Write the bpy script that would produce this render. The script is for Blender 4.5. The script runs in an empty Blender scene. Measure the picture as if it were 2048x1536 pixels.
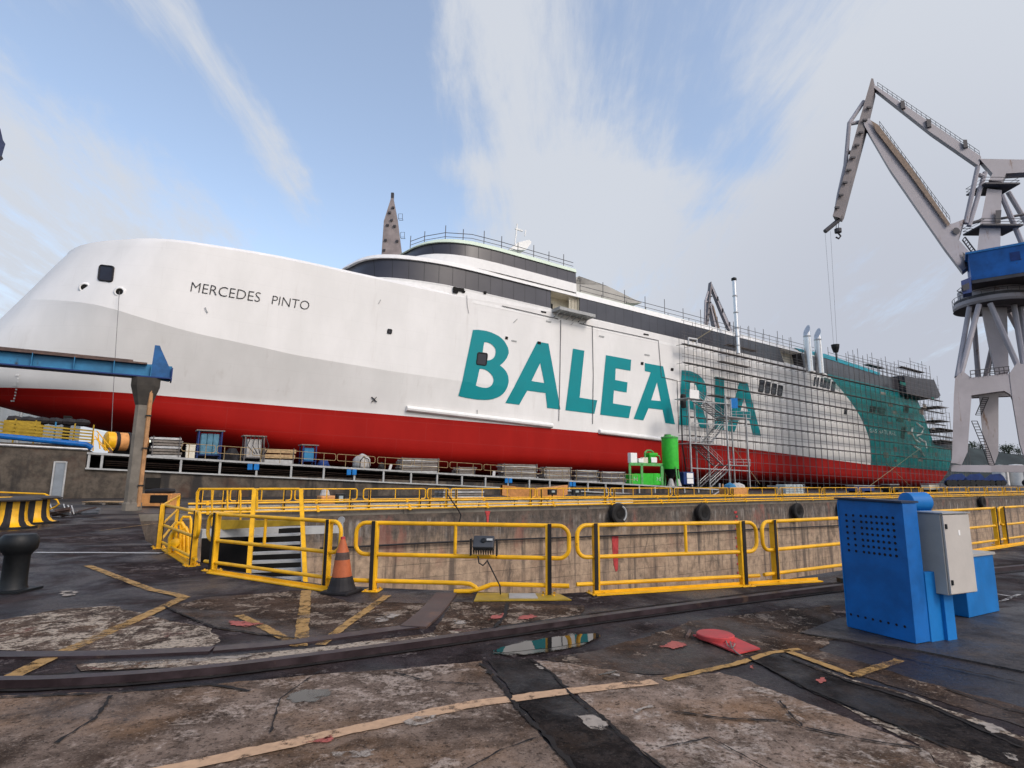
import bpy, bmesh, math, random
from math import *
from mathutils import Vector as V, Matrix, noise as mnoise
from mathutils.geometry import tessellate_polygon
random.seed(7)
C = bpy.context.scene.collection
sc = bpy.context.scene
R = math.radians

# ------------------------------------------------------------------ camera model
F, CX, CY, H = 1150., 1024., 768., 1.65
th, ro = atan(190 / F), .008
fw = V((0, cos(th), sin(th))); u0 = V((0, -sin(th), cos(th))); r0 = V((1, 0, 0))
up = u0 * cos(ro) - r0 * sin(ro); rt = r0 * cos(ro) + u0 * sin(ro)
EYE = V((0, 0, H))
def ray(x, y): return (fw + rt * ((x - CX) / F) + up * ((CY - y) / F)).normalized()
def proj(P):
    d = P - EYE; z = d.dot(fw)
    return CX + F * d.dot(rt) / z, CY - F * d.dot(up) / z
def at_z(x, y, z=0.):
    d = ray(x, y); return EYE + d * ((z - H) / d.z)
def at_y(x, y, Y):
    d = ray(x, y); return EYE + d * (Y / d.y)
SX = ray(2836, 1015); UH = V((SX.x, SX.y, 0)).normalized(); N = V((-UH.y, UH.x, 0)); SZ = SX.cross(N)
ZZ = V((0, 0, 1))
def at_p(x, y, p):
    d = ray(x, y); return EYE + d * (p / d.dot(N))
def sp(s, p, z=0.): return UH * s + N * p + ZZ * z
def s_of(P): return P.dot(UH)
PS = 70.
def shp(x, y, off=0.):
    P = at_p(x, y, PS + off); return P.dot(SX), P.dot(SZ)
def S3(s, y, h): return SX * s + N * (PS + y) + SZ * h
# ------------------------------------------------------------------ object helpers
WM = {}
class MB:
    def __init__(s): s.v = []; s.f = []
    def add(s, vs, fs):
        o = len(s.v); s.v += [V(v) for v in vs]; s.f += [tuple(i + o for i in f) for f in fs]; return s
    def box(s, c, size, fr=None):
        ex, ey, ez = fr or (V((1, 0, 0)), V((0, 1, 0)), ZZ); c = V(c); vs = []
        for k in (-.5, .5):
            for i, j in ((-.5, -.5), (.5, -.5), (.5, .5), (-.5, .5)):
                vs.append(c + ex * (i * size[0]) + ey * (j * size[1]) + ez * (k * size[2]))
        return s.add(vs, [(3, 2, 1, 0), (4, 5, 6, 7), (0, 1, 5, 4), (1, 2, 6, 5), (2, 3, 7, 6), (3, 0, 4, 7)])
    def prism(s, poly, vec):
        n = len(poly); poly = [V(p) for p in poly]; vec = V(vec)
        tris = tessellate_polygon([poly])
        fs = [tuple(t) for t in tris] + [tuple(i + n for i in reversed(t)) for t in tris]
        fs += [(i, (i + 1) % n, (i + 1) % n + n, i + n) for i in range(n)]
        return s.add(poly + [p + vec for p in poly], fs)
    def tube(s, pts, r, n=8, closed=False, r1=None):
        pts = [V(p) for p in pts]; m = len(pts); vs = []; fs = []
        prev = None
        for i, p in enumerate(pts):
            if closed: t = pts[(i + 1) % m] - pts[i - 1]
            else: t = pts[min(i + 1, m - 1)] - pts[max(i - 1, 0)]
            t.normalize()
            if prev is None:
                a = ZZ if abs(t.z) < .9 else V((1, 0, 0))
                x = t.cross(a).normalized()
            else:
                x = prev - t * prev.dot(t)
                x = x.normalized() if x.length > 1e-6 else t.orthogonal().normalized()
            prev = x; yv = t.cross(x)
            rr = r if r1 is None else r + (r1 - r) * i / max(1, m - 1)
            for k in range(n):
                a = 2 * pi * k / n; vs.append(p + x * (cos(a) * rr) + yv * (sin(a) * rr))
        for i in range(m if closed else m - 1):
            for k in range(n):
                a = i * n; b = ((i + 1) % m) * n
                fs.append((a + k, a + (k + 1) % n, b + (k + 1) % n, b + k))
        if not closed:
            fs.append(tuple(reversed(range(n)))); fs.append(tuple(range((m - 1) * n, m * n)))
        return s.add(vs, fs)
    def lathe(s, prof, c, ax=None, n=20, arc=None):
        ax = V(ax or ZZ).normalized(); x = ax.orthogonal().normalized(); y = ax.cross(x); c = V(c); vs = []; fs = []
        m = len(prof)
        for r, h in prof:
            for k in range(n):
                a = 2 * pi * k / n; vs.append(c + ax * h + x * (r * cos(a)) + y * (r * sin(a)))
        for i in range(m - 1):
            for k in range(n): fs.append((i * n + k, i * n + (k + 1) % n, (i + 1) * n + (k + 1) % n, (i + 1) * n + k))
        if prof[0][0] > 1e-4: fs.append(tuple(reversed(range(n))))
        if prof[-1][0] > 1e-4: fs.append(tuple(range((m - 1) * n, m * n)))
        return s.add(vs, fs)
    def quad(s, a, b, c, d): return s.add([a, b, c, d], [(0, 1, 2, 3)])
    def build(s, name, mat, parent=None, loc=None, smooth=False, bevel=0., seg=2):
        if parent is not None: M = WM[parent.name]
        else: M = Matrix.Translation(V(loc) if loc is not None else V((0, 0, 0)))
        inv = M.inverted()
        me = bpy.data.meshes.new(name); me.from_pydata([inv @ v for v in s.v], [], s.f); me.update()
        bm = bmesh.new(); bm.from_mesh(me)
        bmesh.ops.recalc_face_normals(bm, faces=bm.faces); bm.to_mesh(me); bm.free()
        ms = mat if isinstance(mat, (list, tuple)) else [mat]
        for m_ in ms: me.materials.append(m_)
        if smooth: me.shade_smooth()
        o = bpy.data.objects.new(name, me); C.objects.link(o)
        if parent is not None: o.parent = parent
        else: o.matrix_world = M
        WM[o.name] = M
        if bevel:
            md = o.modifiers.new('bevel', 'BEVEL'); md.width = bevel; md.segments = seg; md.limit_method = 'ANGLE'
        if smooth == 'auto':
            md = o.modifiers.new('es', 'EDGE_SPLIT'); md.split_angle = R(35)
        return o
def tag(o, label=None, cat=None, group=None, kind=None):
    if label: o['label'] = label
    if cat: o['category'] = cat
    if group: o['group'] = group
    if kind: o['kind'] = kind
    return o
def thing(name, label, cat, loc, group=None, M=None):
    o = bpy.data.objects.new(name, None); C.objects.link(o)
    o.empty_display_size = .2
    M = M or Matrix.Translation(V(loc)); o.matrix_world = M; WM[o.name] = M
    return tag(o, label, cat, group)
def lerp_t(tab, x):
    """monotone cubic through the table"""
    if x <= tab[0][0]: return tab[0][1]
    if x >= tab[-1][0]: return tab[-1][1]
    n = len(tab)
    d = [(tab[i + 1][1] - tab[i][1]) / (tab[i + 1][0] - tab[i][0]) for i in range(n - 1)]
    def m(i):
        if i == 0: return d[0]
        if i == n - 1: return d[-1]
        return 0. if d[i - 1] * d[i] <= 0 else 2 * d[i - 1] * d[i] / (d[i - 1] + d[i])
    for i in range(n - 1):
        if x <= tab[i + 1][0]:
            hh = tab[i + 1][0] - tab[i][0]; t = (x - tab[i][0]) / hh
            return ((1 + 2 * t) * (1 - t) ** 2 * tab[i][1] + t * (1 - t) ** 2 * hh * m(i)
                    + t * t * (3 - 2 * t) * tab[i + 1][1] + t * t * (t - 1) * hh * m(i + 1))
def lin_t(tab, x):
    if x <= tab[0][0]: return tab[0][1]
    for (a, b), (c, d) in zip(tab, tab[1:]):
        if x <= c: return b + (d - b) * (x - a) / (c - a)
    return tab[-1][1]
FD = (UH, N, ZZ)                                   # frame along the dock
ORD = 'first second third fourth fifth sixth seventh eighth ninth tenth eleventh twelfth thirteenth fourteenth fifteenth sixteenth seventeenth eighteenth nineteenth twentieth'.split()

# ------------------------------------------------------------------ materials
class NT:
    def __init__(s, name):
        s.m = bpy.data.materials.new(name); s.m.use_nodes = True; s.t = s.m.node_tree; s.t.nodes.clear()
        s.out = s.n('ShaderNodeOutputMaterial'); s.b = s.n('ShaderNodeBsdfPrincipled'); s.l(s.b.outputs[0], s.out.inputs[0])
    def n(s, t, **k):
        o = s.t.nodes.new(t)
        for a, b in k.items(): setattr(o, a, b)
        return o
    def l(s, a, b): s.t.links.new(a, b)
    def coord(s, scale=(1, 1, 1), rot=(0, 0, 0)):
        c = s.n('ShaderNodeTexCoord'); mp = s.n('ShaderNodeMapping'); mp.inputs['Scale'].default_value = scale; mp.inputs['Rotation'].default_value = rot
        s.l(c.outputs['Object'], mp.inputs[0]); return mp.outputs[0]
    def noise(s, co, scale, det=4, rough=.55, dist=0.):
        n = s.n('ShaderNodeTexNoise'); n.inputs['Scale'].default_value = scale; n.inputs['Detail'].default_value = det
        n.inputs['Roughness'].default_value = rough; n.inputs['Distortion'].default_value = dist; s.l(co, n.inputs['Vector']); return n.outputs[0]
    def ramp(s, f, a, b, va=0., vb=1.):
        n = s.n('ShaderNodeMapRange'); n.interpolation_type = 'SMOOTHSTEP'
        for i, v in enumerate((a, b, va, vb)): n.inputs[i + 1].default_value = v
        s.l(f, n.inputs[0]); return n.outputs[0]
    def val(s, x, inp):
        if isinstance(x, (int, float)): inp.default_value = x
        elif isinstance(x, tuple): inp.default_value = (*x, 1) if len(x) == 3 else x
        else: s.l(x, inp)
    def mix(s, f, a, b, mode='MIX'):
        n = s.n('ShaderNodeMix'); n.data_type = 'RGBA'; n.blend_type = mode
        s.val(f, n.inputs[0]); s.val(a, n.inputs[6]); s.val(b, n.inputs[7]); return n.outputs[2]
    def mth(s, op, a, b=0., c=0.):
        n = s.n('ShaderNodeMath'); n.operation = op
        s.val(a, n.inputs[0]); s.val(b, n.inputs[1])
        if op in ('MULTIPLY_ADD',): s.val(c, n.inputs[2])
        return n.outputs[0]
    def bump(s, hgt, st=.3, d=.02):
        n = s.n('ShaderNodeBump'); n.inputs['Strength'].default_value = st; n.inputs['Distance'].default_value = d
        s.l(hgt, n.inputs['Height']); s.l(n.outputs[0], s.b.inputs['Normal'])
    def fin(s, col=None, rough=None, metal=0., spec=.5):
        if col is not None: s.val(col, s.b.inputs['Base Color'])
        if rough is not None: s.val(rough, s.b.inputs['Roughness'])
        s.b.inputs['Metallic'].default_value = metal
        s.b.inputs['Specular IOR Level'].default_value = spec
        return s.m
def sh(c, k): return tuple(min(1, max(0, x * k)) for x in c)
def paint(name, col, rough=.45, metal=0., var=.25, scale=2., rust=None, rthr=.62, rscale=3., bump=.1, streak=1., spec=.22):
    t = NT(name); co = t.coord(); n1 = t.noise(co, scale, 6, .65)
    c = t.mix(t.ramp(n1, .3, .7), sh(col, 1 - var), sh(col, 1 + var * .5))
    if rust:
        n2 = t.noise(t.coord((1, 1, 1 / streak)), rscale, 8, .7)
        c = t.mix(t.ramp(n2, rthr, rthr + .1), c, rust)
    if bump: t.bump(t.noise(co, scale * 12, 4, .6), bump, .01)
    r = t.ramp(n1, .2, .8, max(.05, rough - .12), min(1, rough + .12))
    return t.fin(c, r, metal, spec)
YEL = paint('yellow_paint', (.78, .40, .006), .45, var=.22, scale=3, rust=(.12, .06, .02), rthr=.63, rscale=7, bump=.05, spec=.35)
YEL2 = paint('yellow_sheet', (.34, .22, .02), .5, var=.3, scale=3, rust=(.14, .08, .03), rthr=.63, rscale=5)
BLK = paint('black_rubber', (.018, .016, .017), .6, var=.3, scale=4)
BLKM = paint('black_iron', (.007, .008, .009), .5, spec=.3, var=.5, scale=3, rust=(.03, .022, .018), rthr=.62)
BLU = paint('blue_paint', (.001, .105, .36), .5, var=.28, scale=2.2, rust=(.012, .05, .13), rthr=.63, rscale=7, bump=.06, streak=3, spec=.3)
BLU2 = paint('light_blue_paint', (.006, .145, .42), .5, var=.2, scale=2, rust=(.05, .1, .2), rthr=.72)
BLUB = paint('beam_blue', (.035, .19, .36), .5, var=.3, scale=.8, rust=(.03, .04, .05), rthr=.58, rscale=1.2, streak=2)
NAVY = paint('navy_paint', (.012, .035, .14), .5, var=.3, scale=1)
GREYB = paint('grey_box_paint', (.36, .34, .31), .5, var=.12, scale=2, rust=(.2, .18, .15), rthr=.66, rscale=2)
ZINC = paint('galvanised_steel', (.42, .42, .42), .4, .55, var=.25, scale=2)
SILV = paint('silver_duct', (.62, .61, .60), .32, .85, var=.12, scale=1.2)
DSTEEL = paint('scaffold_steel', (.13, .12, .12), .5, .4, var=.3, scale=1)
RUSTY = paint('rusty_steel', (.10, .065, .055), .55, .2, var=.4, scale=3, rust=(.16, .09, .06), rthr=.55)
RAILM = paint('rail_steel', (.045, .031, .034), .38, .3, var=.4, scale=4, rust=(.10, .065, .05), rthr=.6)
CONC = paint('pillar_concrete', (.17, .15, .125), .85, var=.3, scale=1.2, rust=(.06, .05, .045), rthr=.58, rscale=1.4, streak=3, bump=.3)
OCHRE = paint('rust_pipe', (.42, .22, .10), .6, var=.3, scale=3)
ORNG = paint('orange_plastic', (.40, .105, .04), .55, var=.25, scale=6, rust=(.25, .09, .05), rthr=.62)
ORNB = paint('orange_crate', (.60, .27, .09), .6, var=.25, scale=3, rust=(.2, .12, .07), rthr=.6)
GREEN = paint('green_paint', (.035, .42, .03), .45, var=.2, scale=2)
GREEND = paint('green_frame_paint', (.10, .34, .10), .5, var=.3, scale=2)
WHT = paint('white_paint', (.74, .725, .70), .45, var=.06, scale=1.5)
WHT2 = paint('pale_steel', (.36, .36, .35), .5, var=.2, scale=2, rust=(.2, .12, .08), rthr=.66, rscale=2)
CREAM = paint('cream_board', (.62, .57, .46), .7, var=.15)
WOOD = paint('grey_timber', (.27, .23, .19), .8, var=.35, scale=4, rust=(.12, .09, .07), rthr=.55)
WOOD2 = paint('new_timber', (.42, .28, .15), .75, var=.3, scale=4)
PLANK = paint('scaffold_plank', (.20, .175, .15), .75, var=.4, scale=3, rust=(.12, .09, .08), rthr=.55)  # darkened to put the hull's shade on the deck goods into the colour
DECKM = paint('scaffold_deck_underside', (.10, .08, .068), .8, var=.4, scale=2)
REDM = paint('red_paint', (.42, .05, .05), .5, var=.3, scale=4, rust=(.2, .06, .05), rthr=.6)
GLASSD = paint('dark_glass', (.020, .020, .028), .18, var=.2, scale=.4, bump=0)
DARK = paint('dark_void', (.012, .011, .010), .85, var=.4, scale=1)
TANKW = paint('tank_white', (.55, .54, .52), .6, var=.12, scale=.3)
CRANEM = paint('crane_paint', (.33, .305, .32), .55, var=.14, scale=.25, rust=(.17, .105, .075), rthr=.60, rscale=.6, streak=5, bump=.03)
CRANEB = paint('crane_blue', (.012, .10, .34), .5, var=.35, scale=.3, rust=(.03, .05, .11), rthr=.60, rscale=.6)
CRANED = paint('crane_dark_steel', (.07, .065, .07), .6, var=.3, scale=.5)
TYRE = paint('old_tyre', (.022, .020, .019), .75, var=.4, scale=3, rust=(.06, .05, .045), rthr=.62)
BAGW = paint('bag_fabric', (.42, .40, .38), .8, var=.2, scale=3)  # white dulled to stand in for the shade beside the hull
IBCM = paint('translucent_plastic', (.36, .41, .41), .35, var=.15, scale=2)
TEAL = paint('teal_lettering', (.0, .215, .235), .5, var=.06, scale=.3, bump=0, spec=.2)
INK = paint('black_lettering', (.02, .018, .02), .5, var=.1)
TRIM = paint('primer_trim', (.60, .68, .55), .55, var=.08, scale=.4)
CASING = paint('casing_panel', (.37, .35, .32), .6, var=.12, scale=.4)
CORR = paint('corrugated_sheet', (.30, .33, .35), .55, var=.12, scale=.3)

def ship_mat():
    t = NT('hull_paint'); tc = t.n('ShaderNodeTexCoord'); sx = t.n('ShaderNodeSeparateXYZ'); t.l(tc.outputs['Object'], sx.inputs[0])
    s = t.mth('ADD', sx.outputs[0], 90.); h = t.mth('ADD', sx.outputs[2], 3.5)
    wl = t.n('ShaderNodeMapRange')
    for i, v in enumerate((82., 147., 10.3, 8.55)): wl.inputs[i + 1].default_value = v
    t.l(s, wl.inputs[0])
    red = t.mth('LESS_THAN', h, wl.outputs[0])
    # the curve where the teal paint begins
    pts = [(131.5, 28.2), (135.2, 26.9), (138.2, 24.7), (142.2, 21.8), (145, 19.), (147.3, 16.8), (148.2, 13.8), (148.5, 11.5), (147.6, 8.9)]
    A = [[sum(p[1] ** (i + j) for p in pts) for j in range(3)] for i in range(3)]; B = [sum(p[0] * p[1] ** i for p in pts) for i in range(3)]
    co = Matrix(A).inverted() @ V(B)
    arc = t.mth('ADD', t.mth('MULTIPLY', t.mth('ADD', t.mth('MULTIPLY', h, co[2]), co[1]), h), co[0])
    teal = t.mth('GREATER_THAN', s, arc)
    cob = t.coord((.25, .25, .12)); n1 = t.noise(cob, 1., 5, .6); n2 = t.noise(t.coord((.6, .6, .08)), 1.5, 4, .6)
    white = t.mix(t.ramp(n1, .3, .75), (.665, .648, .622), (.74, .72, .695))
    white = t.mix(t.ramp(n2, .60, .80, 0, .35), white, (.50, .46, .42))
    tealc = t.mix(t.ramp(n1, .3, .7), (.0, .145, .155), (.0, .185, .19))
    redc = t.mix(t.ramp(n1, .3, .7), (.27, .0042, .002), (.315, .006, .003))
    c = t.mix(teal, white, tealc); c = t.mix(red, c, redc)
    # plating: long welded strakes, barely felt
    br = t.n('ShaderNodeTexBrick'); br.inputs['Scale'].default_value = 1.; br.inputs['Mortar Size'].default_value = .03; br.inputs['Brick Width'].default_value = 8.; br.inputs['Row Height'].default_value = 2.4
    cx = t.n('ShaderNodeCombineXYZ'); t.l(s, cx.inputs[0]); t.l(h, cx.inputs[1]); t.l(cx.outputs[0], br.inputs['Vector'])
    c = t.mix(t.mth('MULTIPLY', br.outputs[1], .05), c, (.25, .22, .2)); n4 = t.noise(t.coord((1.6, 1.6, .05)), 1.2, 5, .7); c = t.mix(t.ramp(n4, .66, .80, 0, .22), c, (.33, .25, .19))
    hh = t.mth('ADD', t.mth('MULTIPLY', br.outputs[1], -.25), t.noise(t.coord((.5, .5, .5)), 1.2, 2, .5))
    t.bump(hh, .12, .06)
    return t.fin(c, t.mix(red, (.42,) * 3, (.7,) * 3), spec=.16)
HULL = ship_mat()
def glass_band():
    t = NT('window_band_glass'); tc = t.n('ShaderNodeTexCoord'); sx = t.n('ShaderNodeSeparateXYZ'); t.l(tc.outputs['Object'], sx.inputs[0])
    f = t.mth('FRACT', t.mth('MULTIPLY', sx.outputs[0], 1 / 2.05)); line = t.mth('LESS_THAN', f, .035)
    n1 = t.noise(t.coord((.3, .3, .3)), 1., 3)
    c = t.mix(t.ramp(n1, .3, .7), (.022, .021, .028), (.034, .032, .040)); c = t.mix(line, c, (.008, .008, .009))
    return t.fin(c, t.mix(line, (.32,) * 3, (.7,) * 3))
BAND = glass_band()
def teal_net():
    t = NT('green_debris_net'); tr = t.n('ShaderNodeBsdfTransparent'); mx = t.n('ShaderNodeMixShader')
    n = t.noise(t.coord((.25, .25, .5)), 1.4, 5, .65); f = t.ramp(n, .35, .65, .03, .42)
    t.l(f, mx.inputs[0]); t.l(tr.outputs[0], mx.inputs[1]); t.l(t.b.outputs[0], mx.inputs[2]); t.l(mx.outputs[0], t.out.inputs[0])
    return t.fin((.008, .09, .075), .8)
NET = teal_net()
def ground_mat(name, dark, mid, light, lthr=.6, wet=.5, red=(.16, .05, .045), rthr=.66, sc1=.8, off=0., scab=1., blots=.72, soft=.03):
    t = NT(name); co = t.coord((1, 1, 1)); mp = co.node; mp.inputs['Location'].default_value = (off, off * 1.7, 0)
    big = t.noise(co, sc1 * .55, 5, .6, .4); med = t.noise(co, sc1 * 2.6, 8, .68, .3); fine = t.noise(co, 24, 6, .72); f2 = t.noise(co, 62, 4, .68); grit = t.noise(co, 150, 2, .6)
    blot = t.noise(co, sc1 * 2.1, 9, .72, 1.6); flake = t.noise(co, sc1 * 4.2, 10, .74, .7); hue = t.noise(co, sc1 * 1.1, 4, .6)
    c = t.mix(t.ramp(med, .33, .66), dark, mid)
    c = t.mix(t.ramp(hue, .45, .7, 0, .45), c, (mid[0] * 1.25, mid[1] * .95, mid[2] * .62))      # ochre tint
    c = t.mix(t.ramp(blot, .50, .62, 0, blots), c, sh(dark, .7))                                  # oil and soot blots
    lt = t.mth('ADD', t.mth('MULTIPLY', flake, .72), t.mth('ADD', t.mth('MULTIPLY', fine, .28), t.mth('MULTIPLY', t.mth('SUBTRACT', big, .5), -.45)))
    c = t.mix(t.ramp(lt, lthr - soft, lthr + soft, 0, scab), c, t.mix(t.ramp(fine, .35, .65), sh(light, .7), light))
    rn = t.noise(co, sc1 * 1.4, 8, .74, .9)
    c = t.mix(t.ramp(rn, rthr, rthr + .06, 0, .7), c, red)
    gw = t.ramp(big, wet - .08, wet + .10)                      # wet where the big noise is high
    c = t.mix(gw, c, t.mix(.6, c, sh(dark, .4)))
    c = t.mix(t.ramp(fine, .38, .46, .75, 0), c, sh(dark, .55))
    pit = t.noise(co, 13, 5, .62); c = t.mix(t.ramp(pit, .615, .67, 0, .8), c, sh(dark, .5)); c = t.mix(t.ramp(f2, .58, .66, 0, .45 * scab), c, light); c = t.mix(t.ramp(f2, .34, .42, .65, 0), c, sh(dark, .45))
    hgt = t.mth('ADD', t.mth('ADD', med, t.mth('MULTIPLY', flake, .5)), t.mth('ADD', t.mth('MULTIPLY', fine, .4), t.mth('MULTIPLY', f2, .2)))
    t.bump(hgt, .8, .03)
    rg = t.mth('SUBTRACT', t.ramp(fine, .3, .7, .72, .95), t.mth('MULTIPLY', gw, .47))
    m_ = t.fin(c, rg); t.l(t.mth('ADD', .05, t.mth('MULTIPLY', gw, .38)), t.b.inputs['Specular IOR Level']); return m_
G_DARK = ground_mat('wet_asphalt', (.014, .009, .0085), (.046, .034, .035), (.17, .14, .13), .61, .50, rthr=.70, off=3, scab=.7)
G_BROWN = ground_mat('oily_concrete', (.022, .014, .010), (.085, .055, .040), (.30, .23, .175), .575, .54, red=(.15, .045, .045), rthr=.64, off=11, scab=.85)
G_SLAB = ground_mat('weathered_slab', (.050, .033, .024), (.215, .157, .122), (.42, .335, .275), .565, .64, red=(.19, .075, .06), rthr=.65, off=5, scab=.75, blots=.55, soft=.05)
G_TAN = ground_mat('tan_slab', (.060, .041, .030), (.275, .20, .155), (.46, .385, .325), .58, .70, red=(.26, .11, .085), rthr=.66, off=44, scab=.75, blots=.4, soft=.06)
G_SCAB = ground_mat('flaking_slab', (.034, .023, .018), (.12, .083, .064), (.44, .36, .28), .515, .62, red=(.14, .045, .04), rthr=.61, sc1=1.0, off=21, scab=.9, soft=.04)
G_STRIP = ground_mat('asphalt_patch', (.011, .009, .0085), (.036, .029, .027), (.14, .12, .10), .63, .60, rthr=.9, sc1=1.5, off=31, scab=.55)
G_FAR = ground_mat('quay_asphalt', (.025, .022, .022), (.06, .052, .05), (.15, .13, .11), .66, .5, sc1=.15, off=2, rthr=.8)
G_PLINTH = ground_mat('wet_plinth', (.035, .031, .031), (.095, .085, .083), (.19, .18, .18), .66, .47, rthr=.75, off=8)
def worn(name, col, cover=.5, soft=.10, sc_=7., edge=False, rough=.7):
    t = NT(name); tr = t.n('ShaderNodeBsdfTransparent'); mx = t.n('ShaderNodeMixShader')
    co = t.coord(); a = t.noise(co, sc_, 8, .72); b = t.noise(co, 1.3, 3, .5)
    f = t.mth('ADD', t.mth('MULTIPLY', a, .65), t.mth('MULTIPLY', b, .35))
    if edge:
        at = t.n('ShaderNodeAttribute'); at.attribute_name = 'edge'; f = t.mth('ADD', f, t.mth('MULTIPLY', t.mth('SUBTRACT', at.outputs['Fac'], .86), .5))
    g = t.ramp(f, cover - soft, cover + soft)
    n3 = t.noise(co, 18, 4, .6); c = t.mix(t.ramp(n3, .3, .75), sh(col, .85), sh(col, 1.08))
    t.l(g, mx.inputs[0]); t.l(tr.outputs[0], mx.inputs[1]); t.l(t.b.outputs[0], mx.inputs[2]); t.l(mx.outputs[0], t.out.inputs[0])
    return t.fin(c, rough)
P_YEL = worn('worn_yellow_line', (.36, .20, .055), .46)
P_ORG = worn('worn_orange_line', (.46, .285, .165), .42, .06, 9.)
P_RED = worn('worn_red_paint', (.34, .075, .055), .51, .045, 7., True)
P_WHT = worn('worn_white_paint', (.36, .34, .32), .52, .08)
P_FLK = worn('flaking_cement', (.30, .25, .205), .555, .06, 9, True)
P_WET = worn('puddle_film', (.016, .014, .013), .53, .06, 5., True, .10)
CRK = paint('crack_dirt', (.018, .014, .012), .8, var=.5, scale=8)
P_KRB = worn('pale_kerb_paint', (.32, .31, .30), .36, .1)
def wall_mat(name, base=(.40, .285, .19), dark=(.05, .038, .03), top=0., sc_=1.):
    t = NT(name); tc = t.n('ShaderNodeTexCoord'); sx = t.n('ShaderNodeSeparateXYZ'); t.l(tc.outputs['Object'], sx.inputs[0]); z = sx.outputs[2]
    co = t.coord(); big = t.noise(co, .45 * sc_, 5, .6); med = t.noise(co, 2.2 * sc_, 8, .7)
    stv = t.noise(t.coord((1.1 * sc_, 1.1 * sc_, .05 * sc_)), 1.2, 6, .65); stf = t.noise(t.coord((1.7 * sc_, 1.7 * sc_, .24 * sc_)), 1.5, 8, .72, .4)
    c = t.mix(t.ramp(med, .3, .7), sh(base, .62), sh(base, 1.12))
    c = t.mix(t.ramp(big, .42, .72, 0, .6), c, (.20, .125, .08)); blk = t.noise(t.coord((.9, .9, .5)), 1.1, 9, .75, .8); c = t.mix(t.ramp(blk, .53, .66, 0, .6), c, sh(dark, 1.1))
    c = t.mix(t.ramp(stv, .50, .64, 0, .8), c, sh(dark, 1.5)); c = t.mix(t.ramp(stf, .54, .66, 0, .45), c, sh(dark, 1.2))
    lz = t.mth('FRACT', t.mth('ADD', t.mth('MULTIPLY', z, 1 / .75), t.mth('MULTIPLY', med, .18))); jt = t.mth('LESS_THAN', lz, .045)
    c = t.mix(t.mth('MULTIPLY', jt, t.ramp(big, .35, .6, .15, .75)), c, dark)
    # damp black band under the coping with lime runs
    zz = t.mth('ADD', z, t.mth('MULTIPLY', t.mth('SUBTRACT', stf, .5), 3.2 / 1.))
    band = t.ramp(zz, top - 2.9, top - 1.1, 0, .94)
    c = t.mix(band, c, t.mix(t.ramp(med, .35, .65), (.035, .030, .026), (.10, .075, .06)))
    lml = t.noise(t.coord((2.6 * sc_, 2.6 * sc_, .16 * sc_)), 1.3, 9, .78, .2); lime = t.mth('MULTIPLY', t.mth('MULTIPLY', t.ramp(lml, .47, .68), t.ramp(big, .40, .60)), t.mth('MULTIPLY', t.ramp(z, top - 2.6, top - .9), t.ramp(z, top - .75, top - .45, 1, 0)))
    c = t.mix(t.mth('MULTIPLY', lime, .75), c, (.46, .42, .37))
    red = t.mth('MULTIPLY', t.ramp(t.noise(t.coord((.5, .5, .25)), 1.1, 5, .6), .58, .68), t.ramp(z, top - 4., top - 1.5))
    c = t.mix(t.mth('MULTIPLY', red, .55), c, (.24, .085, .06))
    t.bump(med, .5, .06)
    return t.fin(c, .85)
WALL = wall_mat('dock_wall_concrete')
def slipwall():
    t = NT('slipway_wall_concrete'); co = t.coord(); big = t.noise(co, .35, 5, .6); med = t.noise(co, 1.6, 8, .7); stv = t.noise(t.coord((.7, .7, .1)), .9, 5, .6)
    c = t.mix(t.ramp(med, .3, .7), (.035, .027, .020), (.105, .083, .062)); c = t.mix(t.ramp(big, .46, .62, 0, .85), c, (.06, .028, .016))
    c = t.mix(t.ramp(stv, .47, .58, 0, .9), c, (.014, .012, .011)); t.bump(med, .5, .05); return t.fin(c, .85)
SLIPW = slipwall()
def puddle_mat():
    t = NT('puddle_water'); t.b.inputs['IOR'].default_value = 1.33; n = t.noise(t.coord(), 6, 2); t.bump(n, .02, .01)
    return t.fin((.012, .011, .010), .015, spec=1.)
WATER = puddle_mat()
HILLM = paint('hillside_woods', (.035, .045, .045), .9, var=.5, scale=.02, bump=0)
LEAF = paint('tree_leaves', (.035, .055, .03), .8, var=.5, scale=.5, bump=0)
BARK = paint('tree_bark', (.06, .045, .035), .9)

# ------------------------------------------------------------------ world, sun, camera
w = bpy.data.worlds.new('World'); sc.world = w; w.use_nodes = True
nt = w.node_tree; nt.nodes.clear()
def wn(t, **k):
    o = nt.nodes.new(t)
    for a, b in k.items(): setattr(o, a, b)
    return o
def wl_(a, b): nt.links.new(a, b)
def wm(op, a, b=0., c=0.):
    n = wn('ShaderNodeMath'); n.operation = op
    for i, x in enumerate((a, b, c)):
        if isinstance(x, (int, float)): n.inputs[i].default_value = x
        else: wl_(x, n.inputs[i])
    return n.outputs[0]
def wr(f, a, b, c=0., d=1.):
    n = wn('ShaderNodeMapRange'); n.interpolation_type = 'SMOOTHSTEP'; wl_(f, n.inputs[0])
    for i, v in enumerate((a, b, c, d)): n.inputs[i + 1].default_value = v
    return n.outputs[0]
SUN_EL, SUN_DIR = R(40), V((.75, -.66, 0)).normalized()
sky = wn('ShaderNodeTexSky', sky_type='NISHITA'); sky.sun_disc = False; sky.sun_elevation = SUN_EL
sky.sun_rotation = atan2(SUN_DIR.x, SUN_DIR.y); sky.air_density = 1.; sky.dust_density = 1.5; sky.ozone_density = 1.5
bg = wn('ShaderNodeBackground'); out = wn('ShaderNodeOutputWorld'); wl_(bg.outputs[0], out.inputs[0])
bg.inputs[1].default_value = .12
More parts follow.
